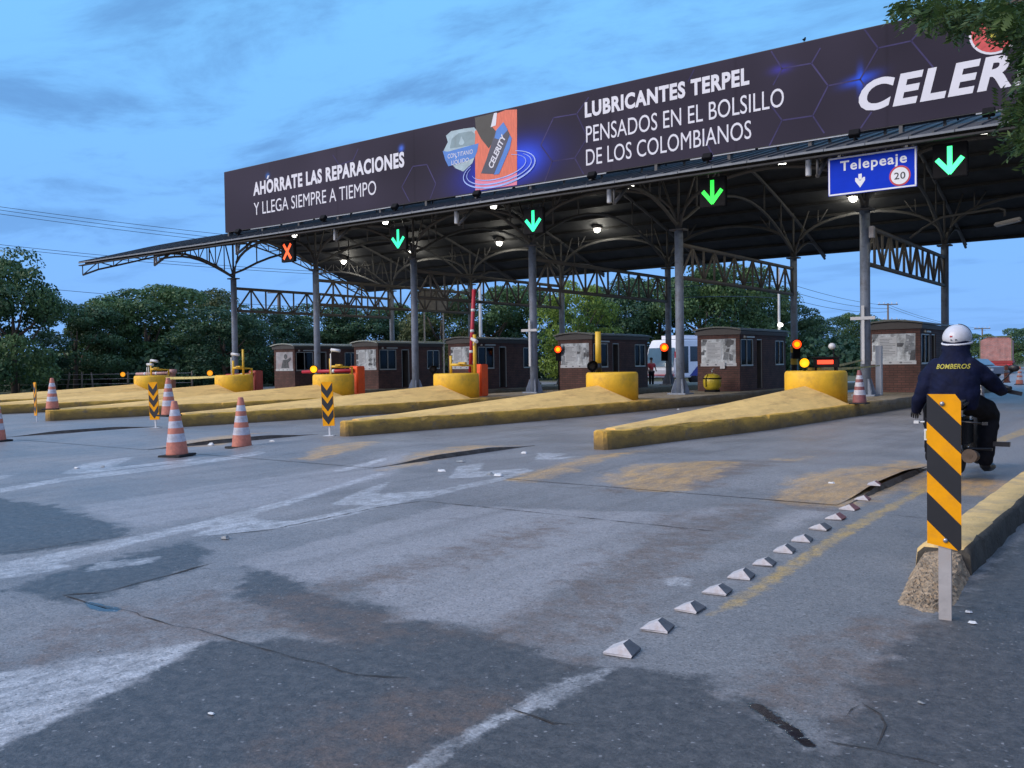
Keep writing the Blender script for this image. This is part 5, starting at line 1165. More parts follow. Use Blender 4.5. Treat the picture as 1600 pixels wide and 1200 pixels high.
# arm lamp under the canopy on the right
q = at_y(1575, 347, 36.0); a = thing('arm_lamp', 'unlit street lamp head hanging from a long arm under the canopy at right', 'lamp', (0, 0, 0))
mb = MB(); s0 = at_y(1440, 358, 36.0); mb.tube([s0, at_y(1470, 340, 36), at_y(1560, 325, 36), at_y(1570, 328, 36), at_y(1570, 338, 36)], .045, 8); mb.tube([s0, (XF[5], 36, s0.z - .3)], .045, 8); mb.build('arm', MT['truss'], a)
mb = MB(); mb.box(q, (.85, .34, .14), ry=R(-9)); mb.build('lamp_head', MT['galv'], a, bevel=.04)
mb = MB(); mb.b2((XF[5] + .15, YF - .12, 5.35), (XF[5] + .31, YF + .05, 5.72)); o = mb.build('junction_box', MT['galv'], None, bevel=.01); tag(o, 'grey junction box on the column below the blue sign', 'junction box')
# litter
lit = [(352, 842, .06), (330, 696, .10), (425, 690, .08), (720, 722, .10), (690, 737, .08), (780, 744, .09), (765, 742, .07), (820, 709, .08), (330, 1117, .02), (155, 1018, .015), (1300, 763, .05), (120, 732, .07), (160, 730, .06), (1513, 958, .03), (1520, 975, .03), (1440, 1100, .02), (1060, 640, .06)]
for i, (px, py, s) in enumerate(lit):
    q = gnd(px, py); jr = random.Random(i + 50); mb = MB(); n = 7
    top = [(s * jr.uniform(.6, 1.1) * math.cos(2 * math.pi * k / n), s * .6 * jr.uniform(.6, 1.1) * math.sin(2 * math.pi * k / n)) for k in range(n)]
    mb.add([(x, y, .002) for x, y in top] + [(x * .7, y * .7, s * jr.uniform(.15, .5)) for x, y in top], [tuple(range(n))[::-1], tuple(range(n, 2 * n))] + [(k, (k + 1) % n, n + (k + 1) % n, n + k) for k in range(n)])
    zz = float(hump_vec(q.y)) if (-14.2 < q.x < -9.75 or -7.25 < q.x < -2.85) else 0
    o = mb.build('litter', MT['paper'] if i % 3 else MT['paper_grey'], None, (q.x, q.y, zz + .004)); tag(o, 'small scrap of pale litter lying on the road', 'litter', 'scraps of litter on the road')

# ------------------------------------------------------------------ motorcycle and rider
BX, BY, BZ = -2.24, 12.35, .07
q = gnd(1476, 746, .05); BX, BY = q.x, q.y
S_ = 1.16
bike = thing('motorcycle', 'dark motorcycle seen from behind on the right hand lane, hidden partly by the striped board', 'motorcycle', (BX + .07, BY, .05)); bike.scale = (S_, S_, S_)
def wheel(y, r, w, name):
    mb = MB(); n = 32; prof = [(r - .09, -w * .42), (r - .03, -w * .5), (r, -w * .25), (r + .008, 0), (r, w * .25), (r - .03, w * .5), (r - .09, w * .42)]
    mb.lathe((0, y, r + .005), prof, n, axis='X'); wh = mb.build('wheel', MT['rubber'], bike)
    mb = MB(); mb.lathe((0, y, r + .005), [(r - .085, -w * .3), (r - .10, -w * .3), (r - .10, w * .3), (r - .085, w * .3)], n, axis='X')
    for k in range(12): a = k * math.pi / 6; mb.tube([(0, y, r), (0, y + (r - .09) * math.cos(a), r + (r - .09) * math.sin(a))], .006, 5)
    mb.lathe((0, y, r + .005), [(0, -.06), (.045, -.06), (.045, .06), (0, .06)], 12, axis='X'); mb.build('rim', MT['chrome'], wh)
wheel(.29, .285, .13, 'r'); wheel(1.55, .30, .10, 'f')
mb = MB(); mb.prism([(-.02, .60), (.30, .74), (.75, .72), (.98, .80), (1.15, .92), (1.0, 1.0), (.80, .92), (.72, .80), (.35, .80), (.02, .74)], lambda a, z, t: (t, a, z), -.11, .11); mb.build('body', MT['bike_black'], bike, bevel=.03)
mb = MB(); mb.box((0, .48, .30 + .16), (.22, .42, .34)); mb.build('engine', MT['bike_black'], bike, bevel=.04)
mb = MB(); mb.prism([(.05, .73), (.40, .76), (.78, .74), (.78, .80), (.40, .83), (.02, .80)], lambda a, z, t: (t, a, z), -.13, .13); mb.build('seat', MT['rubber'], bike, bevel=.025)
mb = MB(); mb.tube([(-.09, 1.55, .30), (-.09, 1.25, .98)], .024, 8); mb.tube([(.09, 1.55, .30), (.09, 1.25, .98)], .024, 8); mb.build('fork', MT['chrome'], bike)
mb = MB(); mb.tube([(-.40, 1.02, .93), (-.28, 1.14, .97), (0, 1.2, .96), (.28, 1.14, .97), (.40, 1.02, .93)], .016, 8); mb.tube([(.30, 1.05, .93), (.43, .98, .92)], .024, 8); mb.tube([(-.30, 1.05, .93), (-.43, .98, .92)], .024, 8); mb.build('handlebar', MT['bike_black'], bike)
mb = MB(); mb.tube([(.28, 1.10, .95), (.47, 1.13, .86)], .008, 6); mb.box((.44, 1.12, .87), (.17, .04, .045), ry=R(12)); mb.build('brake_lever', MT['bike_black'], bike)
mb = MB(); mb.tube([(.13, .62, .20), (.17, .30, .21), (.18, -.02, .24)], [.03, .06, .075], 14); mb.lathe((.18, -.025, .24), [(.03, 0), (.03, .01)], 10, axis='Y'); mb.build('muffler', MT['muffler'], bike)
mb = MB(); mb.prism([(-.10, .34), (-.02, .62), (.04, .64), (-.03, .34)], lambda a, z, t: (t, a, z), -.09, .09); fd = mb.build('rear_fender', MT['bike_black'], bike)
mb = MB(); mb.box((.0, -.06, .56), (.15, .05, .07)); mb.build('tail_light', MT['tail_red'], bike, bevel=.015)
mb = MB(); mb.box((-.17, .05, .45), (.14, .32, .42)); sb = mb.build('side_bag', MT['dark_cloth'], bike, bevel=.03)
mb = MB(); mb.b2((-.235, -.125, .40), (-.115, -.112, .52)); pt_ = mb.build('reflector_plate', MT['paper'], sb); mb = MB(); mb.b2((-.218, -.13, .418), (-.132, -.126, .502)); mb.build('plate_face', M('plate_yellow', (.55, .38, .03), .5), pt_)
for sx in (-1, 1): 
    mb = MB(); mb.tube([(sx * .10, -.02, .60), (sx * .30, -.02, .585)], .01, 6); mb.box((sx * .33, -.03, .585), (.05, .04, .03)); mb.build('turn_signal', MT['paper'] if sx < 0 else MT['bike_black'], bike)
mb = MB(); mb.tube([(-.30, .62, .26), (.30, .62, .26)], .016, 8); mb.box((.40, .55, .33), (.16, .06, .05)); mb.build('footpegs', MT['bike_black'], bike)
mb = MB(); mb.tube([(.30, 1.1, .97), (.42, 1.12, 1.10)], .008, 6); mb.tube([(-.30, 1.1, .97), (-.42, 1.12, 1.10)], .008, 6); mb.sphere((.44, 1.12, 1.14), (.06, .02, .04), 10, 8); mb.sphere((-.44, 1.12, 1.14), (.06, .02, .04), 10, 8); mb.build('mirrors', MT['bike_black'], bike)

rider = thing('person', 'motorcycle rider from behind in navy jacket with yellow lettering and white helmet', 'person', (BX, BY, .05), 0); rider.scale = (S_, S_, S_)
def hand(nodes, edges, wrist, i0, d, side, up, curl=1.0, s=1.0):
    """palm + five finger chains starting at node i0 (wrist)"""
    d = Vector(d).normalized(); sd = Vector(side).normalized(); u = Vector(up).normalized(); w = Vector(wrist)
    palm = len(nodes); nodes.append((*(w + d * .055 * s), .030 * s)); edges.append((i0, palm))
    for k, (off, ln) in enumerate(((-.030, .062), (-.010, .075), (.012, .070), (.032, .055))):
        a = len(nodes); b0 = w + d * .085 * s + sd * off * s
        nodes.append((*b0, .0095 * s)); nodes.append((*(b0 + d * ln * .5 * s - u * .012 * curl), .0088 * s)); nodes.append((*(b0 + d * ln * .62 * s - u * .05 * curl), .008 * s))
        edges += [(palm, a), (a, a + 1), (a + 1, a + 2)]
    a = len(nodes); t0 = w + d * .035 * s - sd * .038 * s
    nodes.append((*t0, .011 * s)); nodes.append((*(t0 + d * .035 * s - sd * .02 * s - u * .02 * curl), .0095 * s)); edges += [(palm, a), (a, a + 1)]
# bare body (neck and head) under helmet, one mesh
nodes = [(0, .46, .86, .10), (0, .47, 1.05, .11), (0, .50, 1.2, .10), (0, .535, 1.32, .055), (0, .56, 1.40, .06), (0, .585, 1.50, .085), (0, .60, 1.565, .075), (0, .675, 1.475, .03)]
edges = [(0, 1), (1, 2), (2, 3), (3, 4), (4, 5), (5, 6), (5, 7)]
skin('body', nodes, edges, MT['skin'], rider)
# jacket: torso, collar and both sleeves in one surface
def cloth(name, rings, chains, mat, parent, vox=.014, fold=.005):
    """closed rings and tapered limbs merged into one continuous surface"""
    mb = MB(); n = 24; vs = []
    for (z, cx, cy, a_, b_) in rings: vs += [(cx + a_ * math.cos(2 * math.pi * k / n), cy + b_ * math.sin(2 * math.pi * k / n), z) for k in range(n)]
    m_ = len(rings)
    if m_: mb.add(vs, [(r_ * n + k, r_ * n + (k + 1) % n, (r_ + 1) * n + (k + 1) % n, (r_ + 1) * n + k) for r_ in range(m_ - 1) for k in range(n)] + [tuple(range(n))[::-1], tuple((m_ - 1) * n + k for k in range(n))])
    for ch_ in chains:
        for a_, b_ in zip(ch_[:-1], ch_[1:]): mb.tube([a_[:3], b_[:3]], [a_[3], b_[3]], 14)
        for a_ in ch_: mb.sphere(a_[:3], a_[3], 14, 10)
    o = mb.build(name, mat, parent)
    bm = bmesh.new(); bm.from_mesh(o.data)
    bmesh.ops.recalc_face_normals(bm, faces=bm.faces); bm.to_mesh(o.data); bm.free()
    rm = o.modifiers.new('r', 'REMESH'); rm.mode = 'VOXEL'; rm.voxel_size = vox; sm = o.modifiers.new('sm', 'SMOOTH'); sm.iterations = 6; sm.factor = .5
    bpy.context.view_layer.update(); m2 = bpy.data.meshes.new_from_object(o.evaluated_get(bpy.context.evaluated_depsgraph_get())); m2.name = name; o.modifiers.clear(); o.data = m2
    co = np.empty(len(m2.vertices) * 3); m2.vertices.foreach_get('co', co); co = co.reshape(-1, 3); nr = np.array([v.normal[:] for v in m2.vertices])
    x, y, z = co.T; d = fold * (np.sin(z * 46 + x * 17 + 3 * np.sin(x * 11)) * .55 + np.sin((x * .8 + z) * 71 + y * 23) * .35 + np.sin(z * 23 - x * 31 + 2) * .4)
    m2.vertices.foreach_set('co', (co + nr * d[:, None]).ravel()); m2.update()
    for p_ in m2.polygons: p_.use_smooth = True
    return o
jk = cloth('jacket', [(.70, .02, .40, .225, .165), (.80, .02, .41, .25, .18), (.92, .02, .43, .258, .188), (1.04, .015, .45, .255, .188), (1.13, .01, .48, .238, .172), (1.20, .01, .505, .205, .15), (1.26, .01, .525, .162, .138), (1.33, .01, .545, .148, .138), (1.40, .012, .56, .145, .14), (1.46, .012, .57, .138, .132)],
           [[(.17, .50, 1.165, .105), (.29, .58, 1.06, .098), (.375, .72, .955, .084), (.405, .88, .90, .068), (.405, .985, .895, .05)], [(-.17, .50, 1.165, .105), (-.255, .45, 1.05, .105), (-.285, .42, .92, .094), (-.355, .46, .79, .078), (-.40, .55, .69, .056)]], MT['navy'], rider)
# gloves with fingers
nodes = [(.41, .955, .90, .036)]; edges = []; hand(nodes, edges, (.41, .955, .905), 0, (0.08, 1, .05), (1, -.1, 0), (0, 0, 1), 1.0, 1.1); skin('glove', nodes, edges, MT['bike_black'], rider, 1)
nodes = [(-.42, .55, .69, .036)]; edges = []; hand(nodes, edges, (-.42, .55, .69), 0, (-.15, .75, -.5), (-1, 0, .2), (0, .4, 1), .7, 1.1); skin('glove', nodes, edges, MT['bike_black'], rider, 1)
# trousers
cloth('trousers', [(.70, 0, .40, .19, .15), (.78, 0, .40, .21, .16), (.88, 0, .41, .19, .15)], [[(sx * .12, .46, .78, .135), (sx * .26, .76, .70, .122), (sx * .285, .88, .62, .116), (sx * .275, .82, .40, .106), (sx * .265, .74, .14, .088)] for sx in (1, -1)], MT['dark_cloth'], rider, .016)
for sx in (1, -1):
    nodes = [(sx * .265, .74, .14, .07), (sx * .27, .72, .05, .06), (sx * .29, .85, .045, .056), (sx * .315, .97, .04, .042)]; skin('shoe', nodes, [(0, 1), (1, 2), (2, 3)], MT['bike_black'], rider, 1)
# helmet with rim, visor
mb = MB(); Mx = Matrix.Rotation(R(8), 3, 'X'); n, m = 28, 16; vs = []; c = Vector((0.015, .60, 1.49)); rx, ry, rz = .150, .180, .150
for j in range(m + 1):
    t = (math.pi * .66) * j / m
    for k in range(n):
        q_ = 2 * math.pi * k / n; p_ = Vector((rx * math.sin(t) * math.cos(q_), ry * math.sin(t) * math.sin(q_), rz * math.cos(t)))
        if p_.z < 0: p_.x *= 1 - .10 * (-p_.z / .07); p_.y *= 1 - .06 * (-p_.z / .07)
        vs.append(c + Mx @ p_)
mb.add(vs, [(j * n + k, (j + 1) * n + k, (j + 1) * n + (k + 1) % n, j * n + (k + 1) % n) for j in range(m) for k in range(n)], 0, True)
he = mb.build('helmet', MT['helmet'], rider, recalc=True)
sol = he.modifiers.new('solid', 'SOLIDIFY'); sol.thickness = .02
mb = MB(); P = [c + Mx @ Vector((rx * 1.0 * math.cos(a), ry * 1.0 * math.sin(a), -.055)) for a in np.linspace(0, 2 * math.pi, 33)]; mb.tube([p_ * 1.0 for p_ in P], .012, 6, caps=False); mb.build('rim', M('helmet_rim', (.62, .64, .70), .4), he)
mb = MB(); vs = []
for j in range(6):
    for k in range(13): t = math.pi * (.30 + .26 * j / 5); q_ = math.pi * (.12 + .76 * k / 12); vs.append(c + Mx @ Vector((rx * 1.04 * math.sin(t) * math.cos(q_), ry * 1.04 * math.sin(t) * math.sin(q_), rz * 1.03 * math.cos(t))))
mb.add(vs, [(j * 13 + k, (j + 1) * 13 + k, (j + 1) * 13 + k + 1, j * 13 + k + 1) for j in range(5) for k in range(12)], 0, True); mb.build('visor', MT['bike_black'], he, recalc=False)
mb = MB(); P = [c + Mx @ Vector((rx * 1.012 * math.sin(t) * .0 + .16 * math.sin(t) * .80, ry * 1.0 * math.sin(t) * .6, rz * 1.012 * math.cos(t))) for t in np.linspace(.1, 1.5, 8)]; mb.tube(P, .006, 5); mb.build('helmet_stripe', MT['bike_black'], he)
for (a, t, w_, m_) in ((-100, .50, .010, 'bike_black'), (-82, .50, .012, 'bike_black'), (-101, .42, .016, 'sign_red')):
    t *= math.pi; q_ = R(a); p_ = c + Mx @ Vector((rx * 1.01 * math.sin(t) * math.cos(q_), ry * 1.01 * math.sin(t) * math.sin(q_), rz * math.cos(t))); mb = MB(); mb.box(p_, (w_ * 1.6, .008, w_)); mb.build('helmet_decal', MT[m_], he)
# lettering on the back, wrapped on to the jacket surface
from mathutils.bvhtree import BVHTree
dg = bpy.context.evaluated_depsgraph_get(); bvh = BVHTree.FromPolygons([v.co for v in jk.data.vertices], [tuple(p_.vertices) for p_ in jk.data.polygons])
def wrap(x, z):
    h = bvh.ray_cast(Vector((x, -1.5, z)), Vector((0, 1, 0)))
    return (x, (h[0].y if h[0] else .3) - .009, z)
mb = MB(); text_into(mb, 'BOMBEROS', -.150, .185, 1.150, .052, wrap, 0, .02, .12, space=1.05); mb.build('back_lettering', MT['jacket_text'], jk, recalc=False)

# ------------------------------------------------------------------ standing / sitting small figures far away
def figure(label, loc, rz, shirt, sit=False):
    r_ = thing('person', label, 'person', loc, rz); z0 = -.40 if sit else 0
    nodes = [(0, 0, .95 + z0, .11), (0, 0, 1.15 + z0, .12), (0, 0, 1.38 + z0, .11), (0, .0, 1.50 + z0, .05), (0, -.02, 1.62 + z0, .085), (0, -.02, 1.72 + z0, .07), (.19, 0, 1.38 + z0, .06), (.27, -.03, 1.12 + z0, .045), (.27, -.15, .92 + z0, .035), (-.19, 0, 1.38 + z0, .06), (-.27, -.03, 1.12 + z0, .045), (-.27, -.15, .92 + z0, .035), (.09, 0, .88 + z0, .09), (-.09, 0, .88 + z0, .09)]
    edges = [(0, 1), (1, 2), (2, 3), (3, 4), (4, 5), (2, 6), (6, 7), (7, 8), (2, 9), (9, 10), (10, 11), (0, 12), (0, 13)]
    if sit: nodes += [(.1, -.4, .5, .07), (.1, -.4, .1, .05), (-.1, -.4, .5, .07), (-.1, -.4, .1, .05)]
    else: nodes += [(.10, 0, .48, .065), (.10, .02, .06, .05), (-.10, 0, .48, .065), (-.10, .02, .06, .05)]
    edges += [(12, 14), (14, 15), (13, 16), (16, 17)]
    skin('body', nodes, edges, MT['skin'], r_, 1)
    nodes = [(0, 0, .93 + z0, .135), (0, 0, 1.15 + z0, .145), (0, 0, 1.36 + z0, .13), (0, 0, 1.45 + z0, .07), (.20, 0, 1.37 + z0, .078), (.265, -.02, 1.18 + z0, .066), (-.20, 0, 1.37 + z0, .078), (-.265, -.02, 1.18 + z0, .066)]
    skin('shirt', nodes, [(0, 1), (1, 2), (2, 3), (2, 4), (4, 5), (2, 6), (6, 7)], shirt, r_, 1)
    nodes = [(0, 0, .93 + z0, .125), (.10, 0, .86 + z0, .10)] + ([(.1, -.4, .5, .085), (.1, -.4, .1, .065)] if sit else [(.10, 0, .48, .08), (.10, .02, .08, .065)]) + [(-.10, 0, .86 + z0, .10)] + ([(-.1, -.4, .5, .085), (-.1, -.4, .1, .065)] if sit else [(-.10, 0, .48, .08), (-.10, .02, .08, .065)])
    skin('trousers', nodes, [(0, 1), (1, 2), (2, 3), (0, 4), (4, 5), (5, 6)], MT['dark_cloth'], r_, 1)
    mb = MB(); mb.sphere((0, .0, 1.70 + z0), (.098, .11, .09), 12, 8); mb.build('hair', MT['hair'], r_)
    return r_
p_ = at_d(1018, 600, 55); figure('person in red shirt and dark trousers standing by the bus', (p_.x, p_.y, 0), R(60), MT['shirt_red'])
figure('toll clerk in pale shirt sitting inside a booth window', (XF[2] + .42, 34.35, ZI), R(-90) + math.pi, MT['shirt_pale'], True)

# ------------------------------------------------------------------ bus, truck, car beyond the plaza
q = at_d(1036, 603, 60); bus = thing('bus', 'white bus with blue and red side graphics beyond the toll booths', 'bus', (q.x, q.y, 0), R(-12))
# local: front faces -y, x to the right
mb = MB(); mb.prism([(0, .45), (-.25, .5), (-.35, .95), (-.05, 2.35), (.35, 2.95), (10, 3.0), (10.2, 2.6), (10.2, .45)], lambda a, z, t: (t, a, z), -1.25, 1.25); mb.build('body', MT['bus_white'], bus, bevel=.07)
mb = MB(); mb.add([(-1.12, -.345, 1.18), (1.12, -.345, 1.18), (1.08, -.085, 2.42), (-1.08, -.085, 2.42)], [(0, 1, 2, 3)]); mb.v = [(x, y - .02, z) for x, y, z in mb.v]; mb.build('windscreen', MT['dark_glass'], bus, recalc=False)
mb = MB(); mb.b2((1.252, 1.3, 1.5), (1.262, 9.6, 2.5)); mb.build('side_windows', MT['dark_pane'], bus)
mb = MB(); mb.b2((1.24, .35, .75), (1.262, 1.1, 2.5)); mb.build('door', MT['dark_pane'], bus)
mb = MB(); mb.add([(1.266, 1.2, .55), (1.266, 5.2, .55), (1.266, 4.2, 1.3), (1.266, 2.2, 1.3)], [(0, 1, 2, 3)]); mb.add([(1.256, -.0, .55), (1.256, .34, .55), (1.256, .34, 1.05), (1.256, .1, 1.0)], [(0, 1, 2, 3)]); mb.build('blue_graphic', MT['bus_blue'], bus, recalc=False)
mb = MB(); mb.add([(1.268, 4.4, 1.3), (1.268, 5.0, 1.3), (1.268, 6.2, .55), (1.268, 5.4, .55)], [(0, 1, 2, 3)]); mb.b2((-1.2, -.37, .60), (1.2, -.30, .66)); mb.build('red_graphic', MT['bus_red'], bus, recalc=False)
mb = MB(); mb.b2((-.9, 1.0, 3.0), (.9, 4.0, 3.25)); mb.build('roof_unit', MT['bus_white'], bus)
for x in (-1.1, 1.1):
    for y in (1.9, 7.8): mb = MB(); mb.lathe((x, y, .48), [(0, -.15), (.48, -.15), (.48, .15), (0, .15)], 20, axis='X'); mb.build('wheel', MT['rubber'], bus)
for x in (-.9, .9): mb = MB(); mb.b2((x - .2, -.39, .72), (x + .2, -.33, .9)); mb.build('headlight', MT['cam_white'], bus)
for x in (-1.4, 1.4): mb = MB(); mb.tube([(x * .9, -.1, 2.3), (x, -.35, 2.2)], .03, 6); mb.box((x, -.38, 1.95), (.14, .1, .4)); mb.build('mirror', MT['bus_red'], bus)

q = at_d(1556, 587, 80); trk = thing('truck', 'truck loaded with clay coloured bricks seen from behind at the right', 'truck', (q.x, q.y, 0), R(6))
mb = MB(); mb.b2((-1.2, 0, 1.15), (1.2, 6.0, 2.95)); mb.prism([(-1.2, 2.95), (1.2, 2.95), (1.0, 3.2), (-.6, 3.25)], lambda x, z, t: (x, t, z), .1, 5.8); mb.build('brick_load', MT['brick_load'], trk)
mb = MB(); mb.b2((-1.3, -.1, .95), (1.3, 6.3, 1.12)); mb.b2((-1.28, -.08, .7), (1.28, .02, .92)); mb.build('flatbed', MT['truck_red'], trk)
mb = MB(); mb.b2((-1.15, 6.5, .7), (1.15, 8.3, 2.9)); mb.build('cab', MT['truck_red'], trk, bevel=.1)
mb = MB(); 
for x in (-1.24, 1.24): mb.b2((x - .04, 0, 1.1), (x + .04, .1, 3.25))
mb.b2((-1.24, 0, 3.25), (1.24, .1, 3.33)); mb.build('rack', M('rack_green', (.10, .12, .06), .6), trk)
for x in (-.95, .95):
    for y in (1.2, 2.3, 7.3): mb = MB(); mb.lathe((x, y, .5), [(0, -.2), (.5, -.2), (.5, .2), (0, .2)], 18, axis='X'); mb.build('wheel', MT['rubber'], trk)
for x in (-1.0, 1.0): mb = MB(); mb.b2((x - .12, -.14, .74), (x + .12, -.09, .86)); mb.build('tail_light', MT['bus_red'], trk)

q = at_d(1561, 589, 66); car = thing('parked_car', 'small pale car with light windscreen below the brick truck', 'car', (q.x, q.y, 0), R(60))
mb = MB(); mb.prism([(0, .25), (0, .75), (.9, .85), (1.5, 1.35), (2.9, 1.4), (3.5, .9), (3.8, .85), (3.85, .3)], lambda a, z, t: (t, a, z), -.8, .8); mb.build('body', MT['car_silver'], car, bevel=.06)
mb = MB(); mb.add([(-.7, .93, .90), (.7, .93, .90), (.62, 1.46, 1.31), (-.62, 1.46, 1.31)], [(0, 1, 2, 3)]); mb.v = [(x, y - .03, z + .02) for x, y, z in mb.v]; mb.build('windscreen', MT['dark_glass'], car, recalc=False)
mb = MB(); 
for x in (-.81, .81): mb.add([(x, 1.25, .9), (x, 3.2, .92), (x, 2.8, 1.32), (x, 1.6, 1.3)], [(0, 1, 2, 3)])
mb.build('side_windows', MT['dark_pane'], car, recalc=False)
for x in (-.72, .72):
    for y in (.75, 3.0): mb = MB(); mb.lathe((x, y, .3), [(0, -.1), (.3, -.1), (.3, .1), (0, .1)], 16, axis='X'); mb.build('wheel', MT['rubber'], car)
    mb = MB(); mb.b2((x - .12, -.03, .5), (x + .12, .0, .65)); mb.build('headlight', MT['cam_white'], car)
q = at_y(1573, 596, 46.5); a = thing('delineator_post', 'orange delineator post on the far end of the nearest island', 'post', (q.x, 46.5, ZI)); mb = MB(); mb.lathe((0, 0, 0), [(.17, 0), (.15, .05), (.12, .1), (.10, .75), (.07, .80), (0, .82)], 14); mb.build('body', MT['cone'], a); mb = MB(); mb.lathe((0, 0, 0), [(.114, .45), (.111, .58)], 14); mb.build('reflective_band', MT['cone_band'], a)

# ------------------------------------------------------------------ poles and wires
def pole(label, px, ytop, D, arms=(), lamp=False, mat=MT['pole'], r=.16):
    b_ = at_d(px, 580, D); t = at_d(px, ytop, D); o = thing('utility_pole', label, 'utility pole', (b_.x, b_.y, 0), R(35), 'utility poles beyond the plaza')
    mb = MB(); mb.tube([(0, 0, -.2), (0, 0, t.z)], [r, r * .7], 10); mb.build('shaft', mat, o)
    for z in arms: mb = MB(); mb.b2((-1.3, -.06, t.z - z - .06), (1.3, .06, t.z - z + .06)); ca_ = mb.build('crossarm', MT['wood_post'], o); mb = MB(); [mb.tube([(x, 0, t.z - z), (x, 0, t.z - z + .3)], .05, 6) for x in (-1.15, -.5, .5, 1.15)]; mb.build('insulators', MT['cam_white'], ca_)
    if lamp:
        l_ = at_d(px, 508, D); mb = MB(); mb.sphere((0, -.35, l_.z), (.22, .22, .16), 10, 8); mb.build('lit_lamp', MT['led_white'], o); mb = MB(); mb.tube([(0, 0, l_.z + .3), (0, -.35, l_.z + .12)], .03, 6); mb.build('lamp_arm', MT['galv'], o)
    return t
pole('pale concrete utility pole behind the raised red boom', 752, 440, 70)
pole('pale utility pole with lit lamp behind the right hand back column', 1218, 420, 72, lamp=True, r=.12)
t1 = pole('thin far utility pole with crossarm right of the grey column', 1388, 474, 120, (.15, 2.2), mat=MT['wood_post'])
t2 = pole('thin far utility pole with crossarm above the rider helmet', 1535, 512, 150, (.15,), mat=MT['wood_post'])
t0 = pole('tall pole hidden in the trees at the far left', -260, 300, 75, (.15,))
pole('far wooden pole seen through the lattice at left', 437, 455, 110, (.2,), mat=MT['wood_post'])
def wires(label, ends):
    mb = MB()
    for (a, Da, b_, Db, sag) in ends:
        p0, p1 = at_d(*a, Da), at_d(*b_, Db); mb.tube([p0.lerp(p1, t) - Vector((0, 0, sag * 4 * t * (1 - t))) for t in np.linspace(0, 1, 18)], .022, 5)
    o = mb.build('overhead_wires', MT['wire']); tag(o, label, 'wires')
wires('overhead wires in the sky left of the billboard', [((-260, 285), 75, (700, 398), 95, .6), ((-260, 288), 75, (700, 404), 95, .7), ((-260, 295), 75, (700, 408), 95, .7)])
wires('lower overhead wires above the trees at left', [((-260, 350), 75, (700, 432), 95, .8), ((-260, 355), 75, (700, 436), 95, .8), ((-260, 415), 75, (700, 486), 95, .8)])
wires('overhead wires sloping through the gap right of the back column', [((1180, 425), 72, (1388, 477), 120, .5), ((1180, 437), 72, (1388, 482), 120, .6), ((1180, 450), 72, (1388, 487), 120, .7), ((1388, 476), 120, (1535, 513), 150, .6), ((1388, 480), 120, (1540, 516), 150, .6)])
wires('pale cable sagging between the back columns', [((1050, 466), 44, (1215, 466), 60, -.1), ((1045, 450), 44, (1215, 440), 60, -.05)])
# board seen from behind through the lattice
q = at_d(677, 470, 62); a = thing('sign_back', 'beige back of a large board seen through the lattice trusses', 'sign', (q.x, q.y, 0), R(36)); h = q.z
mb = MB(); mb.b2((-1.0, 0, h - .75), (1.0, .06, h + .75)); mb.build('panel', M('board_beige', (.22, .20, .16), .7), a); mb = MB(); mb.b2((-.7, .06, 0), (-.6, .16, h + .6)); mb.b2((.6, .06, 0), (.7, .16, h + .6)); mb.build('posts', MT['galv'], a)
# wire fence on the left
f = thing('wire_fence', 'old wooden post and wire fence in front of the dark trees at left', 'fence', (0, 0, 0)); FP = [(-40, 606), (30, 606), (88, 607), (104, 607), (128, 607), (146, 607), (200, 607), (262, 607), (300, 607)]
for i, (px, py) in enumerate(FP):
    b_ = at_d(px, py, 66); mb = MB(); lean = {3: .5, 5: -.25}.get(i, .05); mb.tube([(b_.x, b_.y, -.1), (b_.x + lean, b_.y, 1.35)], [.08, .06], 7); mb.build('post', MT['wood_post'], f)
mb = MB(); 
for z in (.5, .85, 1.2): mb.tube([(at_d(px, py, 66).x, at_d(px, py, 66).y, z) for px, py in FP], .016, 5)
mb.build('wires', MT['galv'], f)
# bird on the billboard
q = at_y(1256, 67, YBD + .1); b_ = thing('bird', 'small dark bird perched on the top edge of the billboard', 'bird', (q.x, YBD + .14, BZ1 + .02)); nodes = [(0, -.06, .10, .03), (0, 0, .11, .045), (0, .06, .15, .035), (0, .09, .20, .028), (0, -.16, .06, .014), (0, .125, .195, .008), (.015, 0, .06, .006), (.015, .01, 0, .006), (-.015, 0, .06, .006), (-.015, .01, 0, .006)]
skin('body', nodes, [(0, 1), (1, 2), (2, 3), (0, 4), (3, 5), (1, 6), (6, 7), (1, 8), (8, 9)], MT['black'], b_, 1)

# ------------------------------------------------------------------ trees
def leaf_mesh(name, C, Nn, size, tint, mat, aspect=.6, rs=None):
    n = len(C); rs = rs or np.random.RandomState(1)
    t = rs.normal(size=(n, 3)); t -= (t * Nn).sum(1)[:, None] * Nn; t /= np.linalg.norm(t, axis=1)[:, None] + 1e-9; b_ = np.cross(Nn, t)
    sz = size * rs.uniform(.6, 1.35, n)[:, None]
    v = np.stack([C - t * sz, C + b_ * sz * aspect - t * sz * .1, C + t * sz, C - b_ * sz * aspect + t * sz * .1], 1).reshape(-1, 3)
    me = bpy.data.meshes.new(name); me.vertices.add(4 * n); me.vertices.foreach_set('co', v.ravel()); me.loops.add(4 * n); me.loops.foreach_set('vertex_index', np.arange(4 * n, dtype=np.int32))
    me.polygons.add(n); me.polygons.foreach_set('loop_start', np.arange(0, 4 * n, 4, dtype=np.int32)); me.polygons.foreach_set('loop_total', np.full(n, 4, np.int32)); me.update(calc_edges=True)
    a = me.attributes.new('tint', 'FLOAT', 'POINT'); a.data.foreach_set('value', np.repeat(np.clip(tint, 0, 1), 4)); me.materials.append(mat); return me
